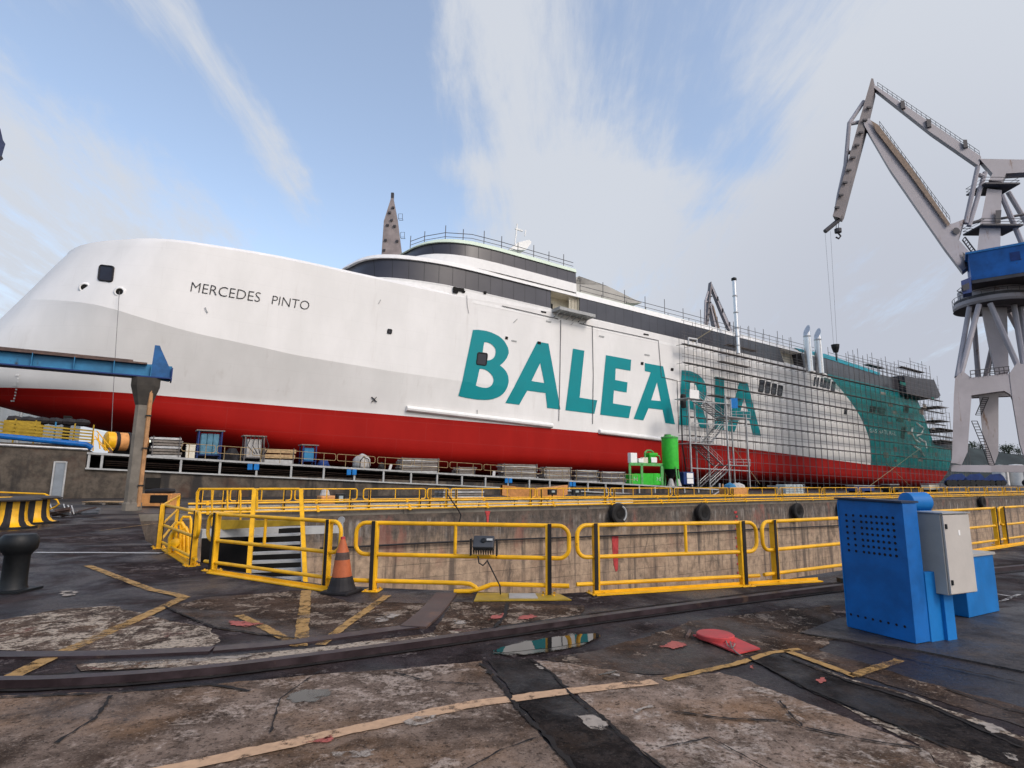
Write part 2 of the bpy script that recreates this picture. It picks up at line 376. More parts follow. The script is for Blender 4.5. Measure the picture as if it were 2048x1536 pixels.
tc = wn('ShaderNodeTexCoord'); sep = wn('ShaderNodeSeparateXYZ'); wl_(tc.outputs['Generated'], sep.inputs[0])
dx, dy, dz = sep.outputs
den = wm('ADD', wm('MAXIMUM', dz, 0.), .22)
pl = wn('ShaderNodeCombineXYZ'); wl_(wm('DIVIDE', dx, den), pl.inputs[0]); wl_(wm('DIVIDE', dy, den), pl.inputs[1])
def wnoise(scale, det, rough, sx=(1, 1, 1), rot=0., dist=0., loc=(0, 0, 0)):
    mp = wn('ShaderNodeMapping'); mp.inputs['Scale'].default_value = sx; mp.inputs['Rotation'].default_value = (0, 0, rot); mp.inputs['Location'].default_value = loc
    wl_(pl.outputs[0], mp.inputs[0]); n = wn('ShaderNodeTexNoise')
    n.inputs['Scale'].default_value = scale; n.inputs['Detail'].default_value = det; n.inputs['Roughness'].default_value = rough; n.inputs['Distortion'].default_value = dist
    wl_(mp.outputs[0], n.inputs['Vector']); return n.outputs[0]
def wdot(v):
    return wm('ADD', wm('ADD', wm('MULTIPLY', dx, v.x), wm('MULTIPLY', dy, v.y)), wm('MULTIPLY', dz, v.z))
n_big = wnoise(1.1, 6, .6, dist=.5, loc=(2.3, .7, 0)); n_wisp = wnoise(2.2, 8, .68, (1.9, .45, 1), R(62), .5); n_f = wnoise(7., 6, .65, (1.5, .6, 1), R(62), .3)
tex = wm('MULTIPLY_ADD', wm('ADD', wm('ADD', wm('MULTIPLY', n_wisp, .55), wm('MULTIPLY', n_f, .25)), wm('MULTIPLY', n_big, .2)), 1.9, -.45)
def streak(a, b, wid, amp, endpad=.06):
    A, B = ray(*a), ray(*b); n = A.cross(B).normalized(); mid = (A + B).normalized(); half = A.angle(B) / 2
    d = wm('ABSOLUTE', wm('ADD', wdot(n), wm('MULTIPLY', wm('SUBTRACT', n_big, .5), .10)))
    g = wr(d, 0., wid, 1., 0.); e = wr(wm('ARCCOSINE', wdot(mid)), half - endpad, half + endpad * 1.5, 1., 0.)
    return wm('MULTIPLY', wm('MULTIPLY', g, e), amp)
def blob(c, rad, amp):
    return wr(wm('ARCCOSINE', wdot(ray(*c))), rad * .25, rad, amp, 0.)
cov = None
for m in (streak((270, -60), (620, 400), .058, .50), streak((1010, -100), (1180, 520), .24, .36), streak((760, 330), (1500, 380), .05, .14), blob((2050, 500), .62, .40), blob((2000, -40), .45, .2),
          blob((10, 560), .34, .34), blob((1250, 700), .42, .30), blob((0, 60), .3, .12), blob((480, 470), .22, .12),
          blob((560, 240), .34, -.20), blob((180, 250), .2, -.12), blob((1440, 330), .14, -.2), blob((720, 60), .14, -.16)):
    cov = m if cov is None else wm('ADD', cov, m)
hz = wr(dz, .0, .30, .30, 0.)
msk = wr(wm('ADD', wm('ADD', tex, cov), hz), .50, .93, .16, .98)
# the lower right bank is a greyer, lilac cloud
grey = wm('ADD', blob((1850, 800), .55, .75), wr(dz, .05, .35, .12, 0.))
cc = wn('ShaderNodeMix', data_type='RGBA'); wl_(grey, cc.inputs[0]); cc.inputs[6].default_value = (6.1, 6.45, 7.1, 1); cc.inputs[7].default_value = (4.7, 4.95, 5.75, 1)
skm = wn('ShaderNodeMix', data_type='RGBA', blend_type='MULTIPLY'); skm.inputs[0].default_value = 1.; wl_(sky.outputs[0], skm.inputs[6]); skm.inputs[7].default_value = (3.0, 2.75, 2.5, 1)
mx = wn('ShaderNodeMix', data_type='RGBA'); wl_(msk, mx.inputs[0]); wl_(skm.outputs[2], mx.inputs[6]); wl_(cc.outputs[2], mx.inputs[7])
wl_(mx.outputs[2], bg.inputs[0])
sl = bpy.data.lights.new('sun', 'SUN'); sl.energy = 1.45; sl.angle = R(14); sl.color = (1., .95, .88)
so = bpy.data.objects.new('sun', sl); C.objects.link(so)
sd = (SUN_DIR * cos(SUN_EL) + ZZ * sin(SUN_EL)).normalized(); so.rotation_euler = sd.to_track_quat('Z', 'Y').to_euler(); so.location = sd * 100
cd = bpy.data.cameras.new('camera'); co_ = bpy.data.objects.new('camera', cd); C.objects.link(co_); sc.camera = co_
cd.sensor_fit = 'HORIZONTAL'; cd.sensor_width = 36; cd.lens = F / 2048 * 36; cd.clip_start = .05; cd.clip_end = 12000
co_.matrix_world = Matrix(((rt.x, up.x, -fw.x, 0), (rt.y, up.y, -fw.y, 0), (rt.z, up.z, -fw.z, H), (0, 0, 0, 1)))
sc.view_settings.view_transform = 'Standard'; sc.view_settings.look = 'None'; sc.view_settings.exposure = -.17; sc.view_settings.gamma = 1

# ================================================================== THE SETTING
def struct(o): o['kind'] = 'structure'; return o
DOCK = [(300, 6.25), (60, 6.25), (20, 6.25), (9.1, 6.02), (8.4, 6.12), (5.95, 6.85), (5.2, 7.05), (3.3, 8.75), (2.6, 9.55), (1.55, 11.8), (.75, 15.1), (.4, 18), (.3, 30.6), (300, 30.6)]
def ground():
    outer = [V((-3000, -3000, 0)), V((4500, -3000, 0)), V((4500, 4500, 0)), V((-3000, 4500, 0))]
    hole = [sp(s, p) for s, p in DOCK]
    fs = tessellate_polygon([outer, hole]); m = MB(); m.add(outer + hole, [tuple(f) for f in fs]); struct(m.build('ground', G_DARK))
    m = MB(); vs = []
    n = len(DOCK)
    for z in (-.002, -10.): vs += [sp(s, p, z) for s, p in DOCK]
    m.add(vs, [(i, (i + 1) % n, (i + 1) % n + n, i + n) for i in range(n)]); o = m.build('dock_wall', WALL); struct(o)
    m = MB(); m.add([sp(s, p, -9.9) for s, p in DOCK], [tuple(t) for t in tessellate_polygon([[sp(s, p) for s, p in DOCK]])]); struct(m.build('dock_floor', G_BROWN))
    # far quay between dock and slipway
    m = MB(); m.quad(sp(.5, 30.75, .004), sp(400, 30.75, .004), sp(400, 56, .004), sp(-60, 56, .004)); struct(m.build('quay', G_FAR))
ground()
def fray(pts, step=.12, jit=.035, seed=0, closed=True):
    step = min(step, .05)
    out = []; n = len(pts)
    for i in range(n if closed else n - 1):
        a, b = pts[i], pts[(i + 1) % n]; k = max(1, int((b - a).length / step))
        d = (b - a); nn = V((-d.y, d.x, 0)).normalized()
        for j in range(k):
            p = a + d * (j / k); q = p * 1.9 + V((seed * 7.3, 0, 0))
            out.append(p + nn * ((mnoise.noise(q) + .6 * mnoise.noise(q * 3.1) + .4 * mnoise.noise(q * 8) + .35 * mnoise.noise(q * 21)) * jit))
    if not closed: out.append(pts[-1])
    return out
SEED = [0]
def gsheet(name, px, mat, z=.004, jit=.035, step=.12, world=False):
    SEED[0] += 1
    pts = [V(p) if world else at_z(*p) for p in px]; pts = fray(pts, step, jit, SEED[0])
    pts = [V((p.x, p.y, z)) for p in pts]
    m = MB()
    if mat in (P_RED, P_FLK, P_WET):
        n = len(pts); c = sum(pts, V()) / n; m.add(pts + [p + (c - p) * .5 for p in pts] + [c], [(i, (i + 1) % n, n + (i + 1) % n, n + i) for i in range(n)] + [(n + i, n + (i + 1) % n, 2 * n) for i in range(n)])
        o = struct(m.build(name, mat)); at = o.data.attributes.new('edge', 'FLOAT', 'POINT')
        for i in range(2 * n + 1): at.data[i].value = 0. if i < n else 1.
        return o
    m.add(pts, [tuple(t) for t in tessellate_polygon([pts])]); return struct(m.build(name, mat))
def gline(name, px, wpx, mat, z=.012, jit=.012, step=.08):
    """a painted strip along a polyline: wpx = width in metres (or a list)"""
    SEED[0] += 1
    pts = fray([at_z(*p) for p in px], step, jit * .5, SEED[0], False); n = len(pts); L = []; Rr = []
    for i, p in enumerate(pts):
        t = (pts[min(i + 1, n - 1)] - pts[max(0, i - 1)]).normalized(); nn = V((-t.y, t.x, 0)); ww = wpx / 2
        q = p * 13
        L.append(p + nn * (ww + jit * 1.3 * (mnoise.noise(q) + .6 * mnoise.noise(q * 2.7)))); Rr.append(p - nn * (ww + jit * mnoise.noise(q + V((9, 9, 0)))))
    vs = [V((p.x, p.y, z)) for p in L + Rr]; m = MB(); m.add(vs, [(i, i + 1, n + i + 1, n + i) for i in range(n - 1)])
    return struct(m.build(name, mat))
# broad zones of the yard surface
gsheet('concrete_slab', [(-500, 1400), (0, 1392), (300, 1382), (600, 1352), (800, 1338), (965, 1322), (1030, 1410), (1150, 1540), (1330, 1800), (-700, 1800)], G_SLAB, .004)
gsheet('concrete_slab', [(1072, 1322), (1120, 1325), (1300, 1352), (1440, 1345), (1560, 1385), (1700, 1440), (1850, 1500), (1900, 1560), (2100, 1800), (1560, 1800), (1330, 1540)], G_TAN, .004)
gsheet('concrete_slab', [(-300, 1262), (0, 1240), (130, 1218), (225, 1213), (300, 1232), (420, 1258), (440, 1282), (410, 1298), (200, 1304), (0, 1302), (-300, 1302)], G_SCAB, .004, .05)
gsheet('concrete_slab', [(330, 1215), (420, 1195), (620, 1180), (700, 1205), (900, 1208), (840, 1260), (600, 1278), (450, 1262)], G_BROWN, .005, .05)
gsheet('concrete_slab', [(905, 1205), (1020, 1205), (1170, 1212), (1150, 1250), (960, 1268), (860, 1272)], G_BROWN, .005, .04)
gsheet('concrete_slab', [(1200, 1300), (1400, 1240), (1660, 1210), (1690, 1265), (1640, 1300), (1900, 1380), (2200, 1450), (2200, 1500), (1850, 1395), (1560, 1300), (1470, 1335), (1290, 1350), (1090, 1318)], G_BROWN, .0045, .05)
gsheet('concrete_slab', [(1560, 1310), (1715, 1362), (1850, 1400), (2060, 1480), (2250, 1560), (2250, 1900), (2000, 1700), (1880, 1540), (1830, 1490), (1720, 1430), (1620, 1375)], G_SCAB, .0046, .05)
gsheet('asphalt_patch', [(972, 1322), (1064, 1318), (1110, 1350), (1150, 1400), (1230, 1470), (1345, 1560), (1440, 1800), (1380, 1800), (1165, 1560), (1100, 1480), (1040, 1415), (1000, 1360)], G_STRIP, .008, .03)
gsheet('asphalt_patch', [(1490, 1312), (1560, 1304), (1640, 1345), (1810, 1392), (2060, 1490), (2250, 1560), (2250, 1640), (2050, 1545), (1860, 1480), (1720, 1425), (1600, 1375)], G_STRIP, .008, .03)
gsheet('cement_patch', [(1130, 1425), (1195, 1425), (1230, 1455), (1225, 1478), (1175, 1470), (1150, 1450)], P_FLK, .012, .03)
for px in ([(290, 1345), (340, 1340), (370, 1346), (350, 1356), (310, 1357)], [(710, 1245), (790, 1222), (820, 1226), (790, 1248), (725, 1256)], [(890, 1238), (940, 1240), (950, 1250), (910, 1256)], [(1060, 1325), (1085, 1328), (1100, 1345), (1075, 1345)],
           [(1190, 1352), (1250, 1344), (1245, 1360), (1200, 1364)], [(1940, 1440), (1990, 1445), (2030, 1470), (1990, 1480)], [(1240, 1425), (1320, 1400), (1330, 1415), (1260, 1440)], [(1990, 1500), (2048, 1515), (2048, 1535), (2010, 1525)],
           [(80, 1330), (200, 1333), (330, 1322), (640, 1298), (640, 1306), (330, 1334), (120, 1346)], [(820, 1435), (900, 1425), (890, 1450), (800, 1462), (780, 1455)], [(110, 1180), (160, 1178), (165, 1196), (120, 1200)], [(620, 1505), (780, 1495), (760, 1525), (640, 1530)]):
    gsheet('cement_patch', px, P_FLK, .013, .10, .05)
for px in ([(1290, 1298), (1330, 1290), (1340, 1278), (1395, 1285), (1392, 1300), (1345, 1306)], [(1028, 1230), (1075, 1226), (1090, 1236), (1030, 1245)], [(1625, 1360), (1655, 1354), (1672, 1366), (1650, 1376), (1632, 1374)], [(1495, 1332), (1515, 1330), (1512, 1342), (1500, 1343)], [(560, 1490), (700, 1465), (680, 1490), (570, 1500)], [(975, 1232), (1020, 1222), (1015, 1240), (960, 1248)], [(440, 1240), (560, 1250), (500, 1262), (440, 1255)]):
    gsheet('red_paint_patch', px, P_RED, .0135, .10, .05)
# painted lines
gline('yellow_line', [(20, 1357), (90, 1322), (190, 1278), (300, 1228), (365, 1197)], .15, P_YEL)
gline('yellow_line', [(372, 1197), (350, 1190), (300, 1180), (175, 1132)], .13, P_YEL)
gline('yellow_line', [(612, 1182), (608, 1230), (600, 1295)], .14, P_YEL)
gline('yellow_line', [(775, 1192), (700, 1245), (640, 1292)], .11, P_YEL)
gline('yellow_line', [(478, 1232), (540, 1262), (592, 1292)], .11, P_YEL)
gline('orange_line', [(250, 1560), (400, 1530), (670, 1470), (950, 1410), (1130, 1386), (1310, 1366)], .125, P_ORG)
gline('yellow_line', [(1330, 1362), (1470, 1330), (1545, 1307), (1600, 1300)], .07, P_YEL)
gline('yellow_line', [(1572, 1303), (1715, 1356)], .09, P_YEL)
gline('yellow_line', [(1705, 1354), (1800, 1322)], .09, P_YEL)
gline('white_line', [(70, 1106), (200, 1106), (322, 1107)], .19, P_KRB)
gline('white_line', [(1985, 1188), (2035, 1196)], .06, P_WHT); gline('white_line', [(2000, 1205), (2040, 1190)], .05, P_WHT)
gline('white_line', [(200, 1062), (330, 1045)], .06, P_YEL)
# cracks and joints
def crack(px, wd=.03, z=.016, jit=.012): gline('crack', px, wd * .9, CRK, z, max(.006, min(.02, wd * .8)), .03)
crack([(962, 1330), (1000, 1372), (1035, 1418), (1085, 1470), (1150, 1545)], .035)
crack([(1062, 1322), (1105, 1350), (1150, 1400), (1205, 1440), (1250, 1480), (1350, 1560)], .022)
crack([(1345, 1427), (1450, 1440), (1560, 1445), (1620, 1462), (1720, 1482), (1850, 1502)], .020)
crack([(1560, 1405), (1580, 1432), (1605, 1458)], .015); crack([(790, 1348), (850, 1365), (960, 1372)], .02); crack([(1085, 1475), (1000, 1505), (930, 1545)], .012)
crack([(0, 1398), (200, 1390), (420, 1372), (500, 1385)], .03); crack([(330, 1215), (420, 1255), (520, 1270), (600, 1280)], .03); crack([(220, 1395), (190, 1440), (110, 1490)], .02)
crack([(1560, 1312), (1700, 1366), (1850, 1412), (2048, 1500)], .03); crack([(1490, 1315), (1600, 1372), (1740, 1432), (1900, 1500)], .03); crack([(1015, 1208), (1010, 1235), (985, 1262)], .05, jit=.02)
crack([(1600, 1268), (1700, 1285), (1850, 1328), (2060, 1372)], .03, jit=.02)
crack([(1890, 1380), (2010, 1420), (2100, 1440)], .03); crack([(640, 1345), (560, 1400), (540, 1470)], .012); crack([(1320, 1500), (1420, 1480), (1540, 1545)], .012)
# crane rail groove, rail and steel plates let into the ground
RAILPX = [(-300, 1372), (-100, 1375), (60, 1374), (250, 1364), (420, 1349), (600, 1327), (800, 1300), (980, 1274), (1200, 1242), (1450, 1208), (1700, 1176), (1900, 1153), (2100, 1132), (2300, 1115)]
gline('rail_groove_shade', [(x, y - 7) for x, y in RAILPX], .40, G_STRIP, .010, .01)  # groove strip kept wide and dark to paint the rail's shadow
gline('rail_groove_shade', [(x, y + 5 + max(0, (1400 - x) * .003)) for x, y in RAILPX], .05, CRK, .0125, .004)
def strip(name, px, wd, z0, z1, mat, label, cat, jit=0., nseg=10, group=None):
    pts = []
    P = [at_z(*p) for p in px]
    tab = list(range(len(P)))
    for i in range((len(P) - 1) * nseg + 1):
        k = i / nseg; pts.append(V((lerp_t(list(zip(tab, [p.x for p in P])), k), lerp_t(list(zip(tab, [p.y for p in P])), k), 0)))
    n = len(pts); m = MB(); vs = []
    for zz, sgn in ((z0, 1), (z1, 1), (z1, -1), (z0, -1)):
        for i, p in enumerate(pts):
            t = (pts[min(i + 1, n - 1)] - pts[max(0, i - 1)]).normalized(); vs.append(p + V((-t.y, t.x, 0)) * (wd / 2 * sgn) + ZZ * zz)
    fs = []
    for r in range(3): fs += [(r * n + i, r * n + i + 1, (r + 1) * n + i + 1, (r + 1) * n + i) for i in range(n - 1)]
    fs += [(0, n, 2 * n, 3 * n), (n - 1, 2 * n - 1, 3 * n - 1, 4 * n - 1)]
    m.add(vs, fs); return tag(m.build(name, mat, loc=pts[n // 2]), label, cat, group)
strip('crane_rail', RAILPX, .10, .0, .07, RAILM, 'long curved crane rail standing proud of the wet yard ground', 'rail')
strip('steel_plate_strip', [(-200, 1316), (0, 1313), (200, 1311), (424, 1302)], .17, .0, .022, RAILM, 'flat dark steel strip let into the ground, left length', 'steel strip')
strip('steel_plate_strip', [(428, 1301), (560, 1290), (700, 1272), (840, 1253)], .17, .0, .020, RAILM, 'flat dark steel strip let into the ground, right length ending at the reddish plate', 'steel strip')
strip('steel_plate_strip', [(826, 1257), (862, 1226), (893, 1189)], .30, .0, .026, RUSTY, 'short wide reddish steel plate running from the ground strip to the dock edge', 'steel strip', nseg=3)
gsheet('concrete_slab', [(150, 1331), (420, 1319), (640, 1296), (960, 1256), (962, 1264), (650, 1309), (420, 1333), (160, 1345)], G_SCAB, .0115, .025)
gline('plate_joint', [(812, 1252), (845, 1225), (868, 1200)], .06, BLK, .009, .005)
# puddles beside the rail
def puddle(px, z=.0185, m_=None): return gsheet('puddle_water', px, m_ or P_WET, z, .03, .05)
puddle([(900, 1318), (1000, 1285), (1180, 1258), (1250, 1268), (1210, 1300), (1100, 1318), (980, 1330)], .0165)
puddle([(985, 1306), (1000, 1298), (1050, 1287), (1110, 1278), (1160, 1272), (1195, 1270), (1200, 1276), (1180, 1288), (1120, 1296), (1060, 1303), (1010, 1309)], .0185, WATER)
puddle([(1060, 1252), (1120, 1244), (1185, 1238), (1190, 1244), (1120, 1258), (1062, 1264)], .0185, WATER)
puddle([(1545, 1190), (1640, 1178), (1690, 1174), (1660, 1184), (1570, 1197)], .0185, WATER)
puddle([(530, 1405), (600, 1372), (690, 1368), (700, 1392), (640, 1418), (560, 1420)], .009)
puddle([(1180, 1352), (1240, 1340), (1230, 1348), (1190, 1356)], .009)
# dark plinth under the blue cabinet
pl_ = [at_z(*p) for p in ((1600, 1268), (1680, 1238), (2300, 1200), (2400, 1400), (2060, 1348), (1840, 1304))]
m = MB(); m.prism([V((p.x, p.y, 0)) for p in pl_], ZZ * .016); struct(m.build('plinth', G_PLINTH))

# ---- slipway: concrete wall, deck and hull cradle ground
DP = 53.
def dz_top(s): return 3.36 - .0400 * (s + 3)          # deck edge
m = MB()
s0, s1 = -75, -3.1
m.prism([sp(s0, DP, 0), sp(s1, DP, 0), sp(s1, DP, 3.85), sp(s0, DP, 4.6)], N * 3.)
tag(m.build('slipway_wall', SLIPW, loc=sp(-3, DP)), 'high stained concrete wall with a grey door at the head of the slipway', 'wall')
low = MB(); tops = []
low.prism([sp(-3.1, DP + .05, 0), sp(78, DP + .05, 0), sp(78, DP + .05, max(.02, dz_top(78) - 1.28)), sp(-3.1, DP + .05, dz_top(-3.1) - 1.24)], N * .6)
tag(low.build('retaining_wall', SLIPW, loc=sp(0, DP)), 'low stained concrete wall under the pale steel posts of the slipway deck', 'wall')
m = MB(); m.prism([sp(-75, DP + 3.2, 2.), sp(-3, DP + 3.2, 2.), sp(64, DP + 3.2, -.4), sp(64, DP + 3.2, dz_top(64) - .3), sp(-3, DP + 3.2, dz_top(-3) - .3), sp(-75, DP + 3.2, 4.2)], N * .3); struct(m.build('slipway_dark_recess', DARK))  # near-black sheet stands in for the shaded interior behind the posts
m = MB(); m.prism([sp(-3.1, DP + .2, dz_top(-3.1)), sp(95, DP + .2, dz_top(95)), sp(260, DP + .2, dz_top(95) - .4), sp(260, DP + .2, dz_top(95) - .7), sp(95, DP + .2, dz_top(95) - .3), sp(-3.1, DP + .2, dz_top(-3.1) - .25)], N * 62); struct(m.build('slipway_deck', G_FAR))
m = MB(); m.prism([sp(-75, 113, 0), sp(170, 113, 0), sp(170, 113, 5.), sp(20, 113, 7.), sp(-2, 113, 7.2), sp(-2, 113, 5), sp(-75, 113, 5)], N * .5); struct(m.build('dark_far_backdrop', DARK))  # wall added in near black to darken the gap under the hull
m = MB(); m.prism([sp(-75, DP + 3, 4.3), sp(-3.1, DP + 3, 3.6), sp(-3.1, DP + 3, 3.2), sp(-75, DP + 3, 3.9)], N * 60); struct(m.build('slipway_head', G_FAR))
t = thing('walkway_support', 'pale steel frame of posts and beams along the front of the slipway deck', 'steel frame', sp(-3, DP, 0))
def beam(mb, A, B, wy, wz, upv=ZZ):
    A, B = V(A), V(B); e = (B - A).normalized(); ey = upv.cross(e).normalized(); ez = e.cross(ey)
    return mb.box((A + B) / 2, ((B - A).length, wy, wz), (e, ey, ez))
S_END = 75.
m = MB(); beam(m, sp(-3.1, DP, dz_top(-3.1) - .07), sp(S_END, DP, dz_top(S_END) - .07), .3, .16); m.build('top_beam', WHT2, t)
m = MB(); beam(m, sp(-3.1, DP, dz_top(-3.1) - 1.19), sp(S_END, DP, dz_top(S_END) - 1.19), .3, .12); m.build('bottom_beam', WHT2, t)
posts = [-2.95, -2.15] + [0.2 + 2.8 * i for i in range(27)]
for s in posts:
    m = MB(); m.box(sp(s, DP - .02, dz_top(s) - .63), (.16, .16, 1.0), FD); m.build('post', WHT2, t)
for i, x in enumerate((8.3, 16.7, 33.8, 42.6)):
    for k in (-.28, .28):
        m = MB(); m.box(sp(x + k * .9, DP - .16, dz_top(x) - .42), (.4, .1, .5), FD); m.build('junction_box', BLU2, t, bevel=.02)
m = MB()
for k in range(3): beam(m, sp(-2, DP + 1.2 + k * .6, dz_top(-2) - .55 - .15 * k), sp(60, DP + 1.2 + k * .6, dz_top(60) - .55 - .15 * k), .08, .07)
m.build('pipe_run', RUSTY, t)
def door(px, label):
    x0, x1, y0, y1 = px; a = at_p(x0, y1, DP - .03); b = at_p(x1, y1, DP - .03); h = at_p(x0, y0, DP - .03).z
    sa, sb = s_of(a), s_of(b); z0 = .05
    t = thing('steel_door', label, 'door', sp((sa + sb) / 2, DP - .05, z0))
    m = MB(); m.box(sp((sa + sb) / 2, DP - .04, (z0 + h) / 2), (sb - sa - .12, .06, h - z0 - .06), FD); m.build('door_leaf', paint('grey_door', (.21, .235, .26), .6, var=.2, rust=(.12, .1, .09), rthr=.6, scale=1.), t)
    m = MB()
    for s in (sa, sb): m.box(sp(s, DP - .06, (z0 + h) / 2), (.1, .12, h - z0 + .1), FD)
    m.box(sp((sa + sb) / 2, DP - .06, h + .02), (sb - sa - .1, .12, .1), FD); m.build('door_frame', ZINC, t)
door((101, 125, 924, 988), 'grey steel door in the stained concrete wall')
m = MB(); a = at_p(306, 966, DP - .04); m.box(sp(s_of(a), DP - .0, a.z), (1.0, .16, .8), FD); tag(m.build('wall_recess', DARK, loc=a), 'small dark square opening in the low wall beside the concrete pillar', 'opening')

# ================================================================== THE FERRY (s aft, y inboard from the near side, h up)
BM = 26.; S_0, Y_0, H_0 = 90., 13., 3.5
O = S3(S_0, Y_0, H_0)
Mship = Matrix(((SX.x, N.x, SZ.x, O.x), (SX.y, N.y, SZ.y, O.y), (SX.z, N.z, SZ.z, O.z), (0, 0, 0, 1)))
ship = thing('ferry', 'huge white and red ferry with teal lettering, out of the water on the slipway', 'ferry', None, M=Mship)
STEM = [(9.6, -16.3), (11, -17.6), (14, -16.9), (18.4, -14.6), (22.2, -12.5), (26.3, -10.3), (28.6, -8.9)]
KEEL = [(-17, 9.8), (-16, 9.5), (-13, 8.7), (-7, 7.5), (-1, 6.5), (8, 5.0), (20, 3.7), (35, 3.1), (200, 3.1)]
KNUC = [(-14, 20.5), (-5.8, 19.1), (-.5, 17.86), (4.2, 17.1), (9.3, 16.7), (15, 16.2), (21, 16.0), (27.5, 15.8), (38.7, 15.75), (200, 15.7)]
SHEER = [(-12, 27.2), (3, 27.3), (8, 27.55), (14, 27.75), (34, 27.75), (42, 28.2), (62, 28.9), (120, 28.7), (200, 28.4)]
YT = [(0, 13), (.5, 11.6), (1.5, 9.3), (2.5, 7.8), (3.5, 6.5), (5.4, 4.6), (7.7, 2.5), (10.1, 1.1), (12.9, .35), (18, 0.)]
FLARE = [(-17, .0), (-12, .7), (-6, 1.9), (0, 2.8), (8, 3.1), (16, 2.7), (26, 1.7), (36, .95), (46, .4), (56, .1), (66, 0)]
def keel(s): return lerp_t(KEEL, s)
def hull_y(s, h):
    hk = lerp_t(KNUC, s); f = min(1, max(0, (hk - h) / (hk - 10.3)))
    st = lerp_t(STEM, h); k = 1 + .5 * f
    y = lerp_t(YT, (s - st) / k) + lerp_t(FLARE, s) * f * .72
    kb = keel(s); Rb = 3.4
    q = (h - kb) / Rb
    if q < 1:
        q = max(0, q); e = (1 - (1 - q) ** 2.8) ** (1 / 2.8); y = 13 - (13 - y) * e
    if s > 150 and h < 12: y += (s - 150) * .02 * (12 - h) * .3
    return min(13., y)
def hull_px(px, py, proud=.03):
    y = 0.
    for _ in range(25):
        s, h = shp(px, py, y); y = .5 * y + .5 * hull_y(s, h)
    s, h = shp(px, py, y); return S3(s, y - proud, h)
def on_hull(s, h, proud=.03): return S3(s, hull_y(s, h) - proud, h)
def s_end(h): return lin_t([(3, 186), (8.8, 193), (15.0, 193.2), (15.02, 183.5), (27, 176), (29, 174)], h)
def build_hull():
    taus = [0, .0008, .0025, .005, .008, .012, .017, .023, .03, .037, .045, .055, .065, .075, .087, .10, .115, .13, .15, .17, .19, .215, .24, .27, .30, .34, .38, .43, .5, .6, .7, .8, .88, .94, 1.]
    rows = []
    vq = [('b', q) for q in (0, .02, .06, .12, .2, .3, .42, .56, .72, .88, 1.)] + [('k', q) for q in (.12, .3, .5, .7, .85, .95, 1.)] + [('t', q) for q in (.03, .08, .2, .4, .6, .8, .93, 1.)]
    vs = []; ncol = len(taus)
    for typ, q in vq:
        row = []
        for ta in taus:
            s = -15 + 205 * ta
            for _ in range(14):
                kb, hk, hs = keel(s), lerp_t(KNUC, s), lerp_t(SHEER, s); w_ = max(10.3, kb + .8)
                h = kb + (w_ - kb) * q if typ == 'b' else w_ + (hk - w_) * q if typ == 'k' else hk + (hs - hk) * q
                if typ == 'k' and s > 60: h = w_ + (15.01 - w_) * q
                if typ == 't' and s > 60: h = 15.03 + (hs - 15.03) * q
                st = lerp_t(STEM, h); s = .4 * s + .6 * (st + (s_end(h) - st) * ta)
            row.append((s, hull_y(s, h) if ta > 0 else 13., h))
        rows.append(row)
    # bevelled bulwark strip, then the deck
    last = rows[-1]
    rows.append([(s + (0 if i else .2), min(13, y + .32), h + .38) for i, (s, y, h) in enumerate(last)])
    rows.append([(s + .25, 13., h + .40) for s, y, h in last])
    m = MB(); nr = len(rows)
    for side in (0, 1):
        o = len(m.v); vs = [S3(s, y if side == 0 else 26 - y, h) for row in rows for s, y, h in row]
        m.v += vs
        for i in range(nr - 1):
            for j in range(ncol - 1):
                m.f.append((o + i * ncol + j, o + i * ncol + j + 1, o + (i + 1) * ncol + j + 1, o + (i + 1) * ncol + j))
    nrn = nr * ncol                                     # transom
    for i in range(nr - 1): m.f.append((i * ncol + ncol - 1, nrn + i * ncol + ncol - 1, nrn + (i + 1) * ncol + ncol - 1, (i + 1) * ncol + ncol - 1))
    o = m.build('hull', HULL, ship); bm = bmesh.new(); bm.from_mesh(o.data); bmesh.ops.remove_doubles(bm, verts=bm.verts, dist=.004); bmesh.ops.recalc_face_normals(bm, faces=bm.faces)
    
    for e_ in bm.edges:
        a, b = (v.co for v in e_.verts); kn = all(abs(c.z + 3.5 - lerp_t(KNUC, c.x + 90)) < .04 and c.x + 90 < 56 for c in (a, b))
        top = all(c.z + 3.5 > lerp_t(SHEER, c.x + 90) - .02 for c in (a, b)) and len(e_.link_faces) == 2 and e_.calc_face_angle() > R(14)
        e_.smooth = not (kn or top or (len(e_.link_faces) == 2 and e_.calc_face_angle() > R(38)))
    bm.to_mesh(o.data); bm.free()
    for p_ in o.data.polygons: p_.use_smooth = True
    return o
build_hull()
# ---- hull lettering
def decal(m, outer, holes=(), proud=.05, sub=3, px=True):
    P = [[V((*(shp(*p) if px else p), 0)) for p in loop] for loop in (outer, *holes)]
    flat = [v for l in P for v in l]; tris = tessellate_polygon(P)
    bm = bmesh.new(); bv = [bm.verts.new(v) for v in flat]
    for t in tris:
        try: bm.faces.new([bv[i] for i in t])
        except ValueError: pass
    for _ in range(sub):
        es = [e for e in bm.edges if e.calc_length() > 1.6]
        if not es: break
        bmesh.ops.subdivide_edges(bm, edges=es, cuts=1); bmesh.ops.triangulate(bm, faces=bm.faces)
    bm.verts.index_update()
    m.add([on_hull(v.co.x, v.co.y, proud) for v in bm.verts], [tuple(v.index for v in f.verts) for f in bm.faces]); bm.free()
def z1(*p): return [(900 + x / 6.0235, 640 + y / 6.0235) for x, y in p]
def z2(*p): return [(1180 + x / 5.689, 680 + y / 5.689) for x, y in p]
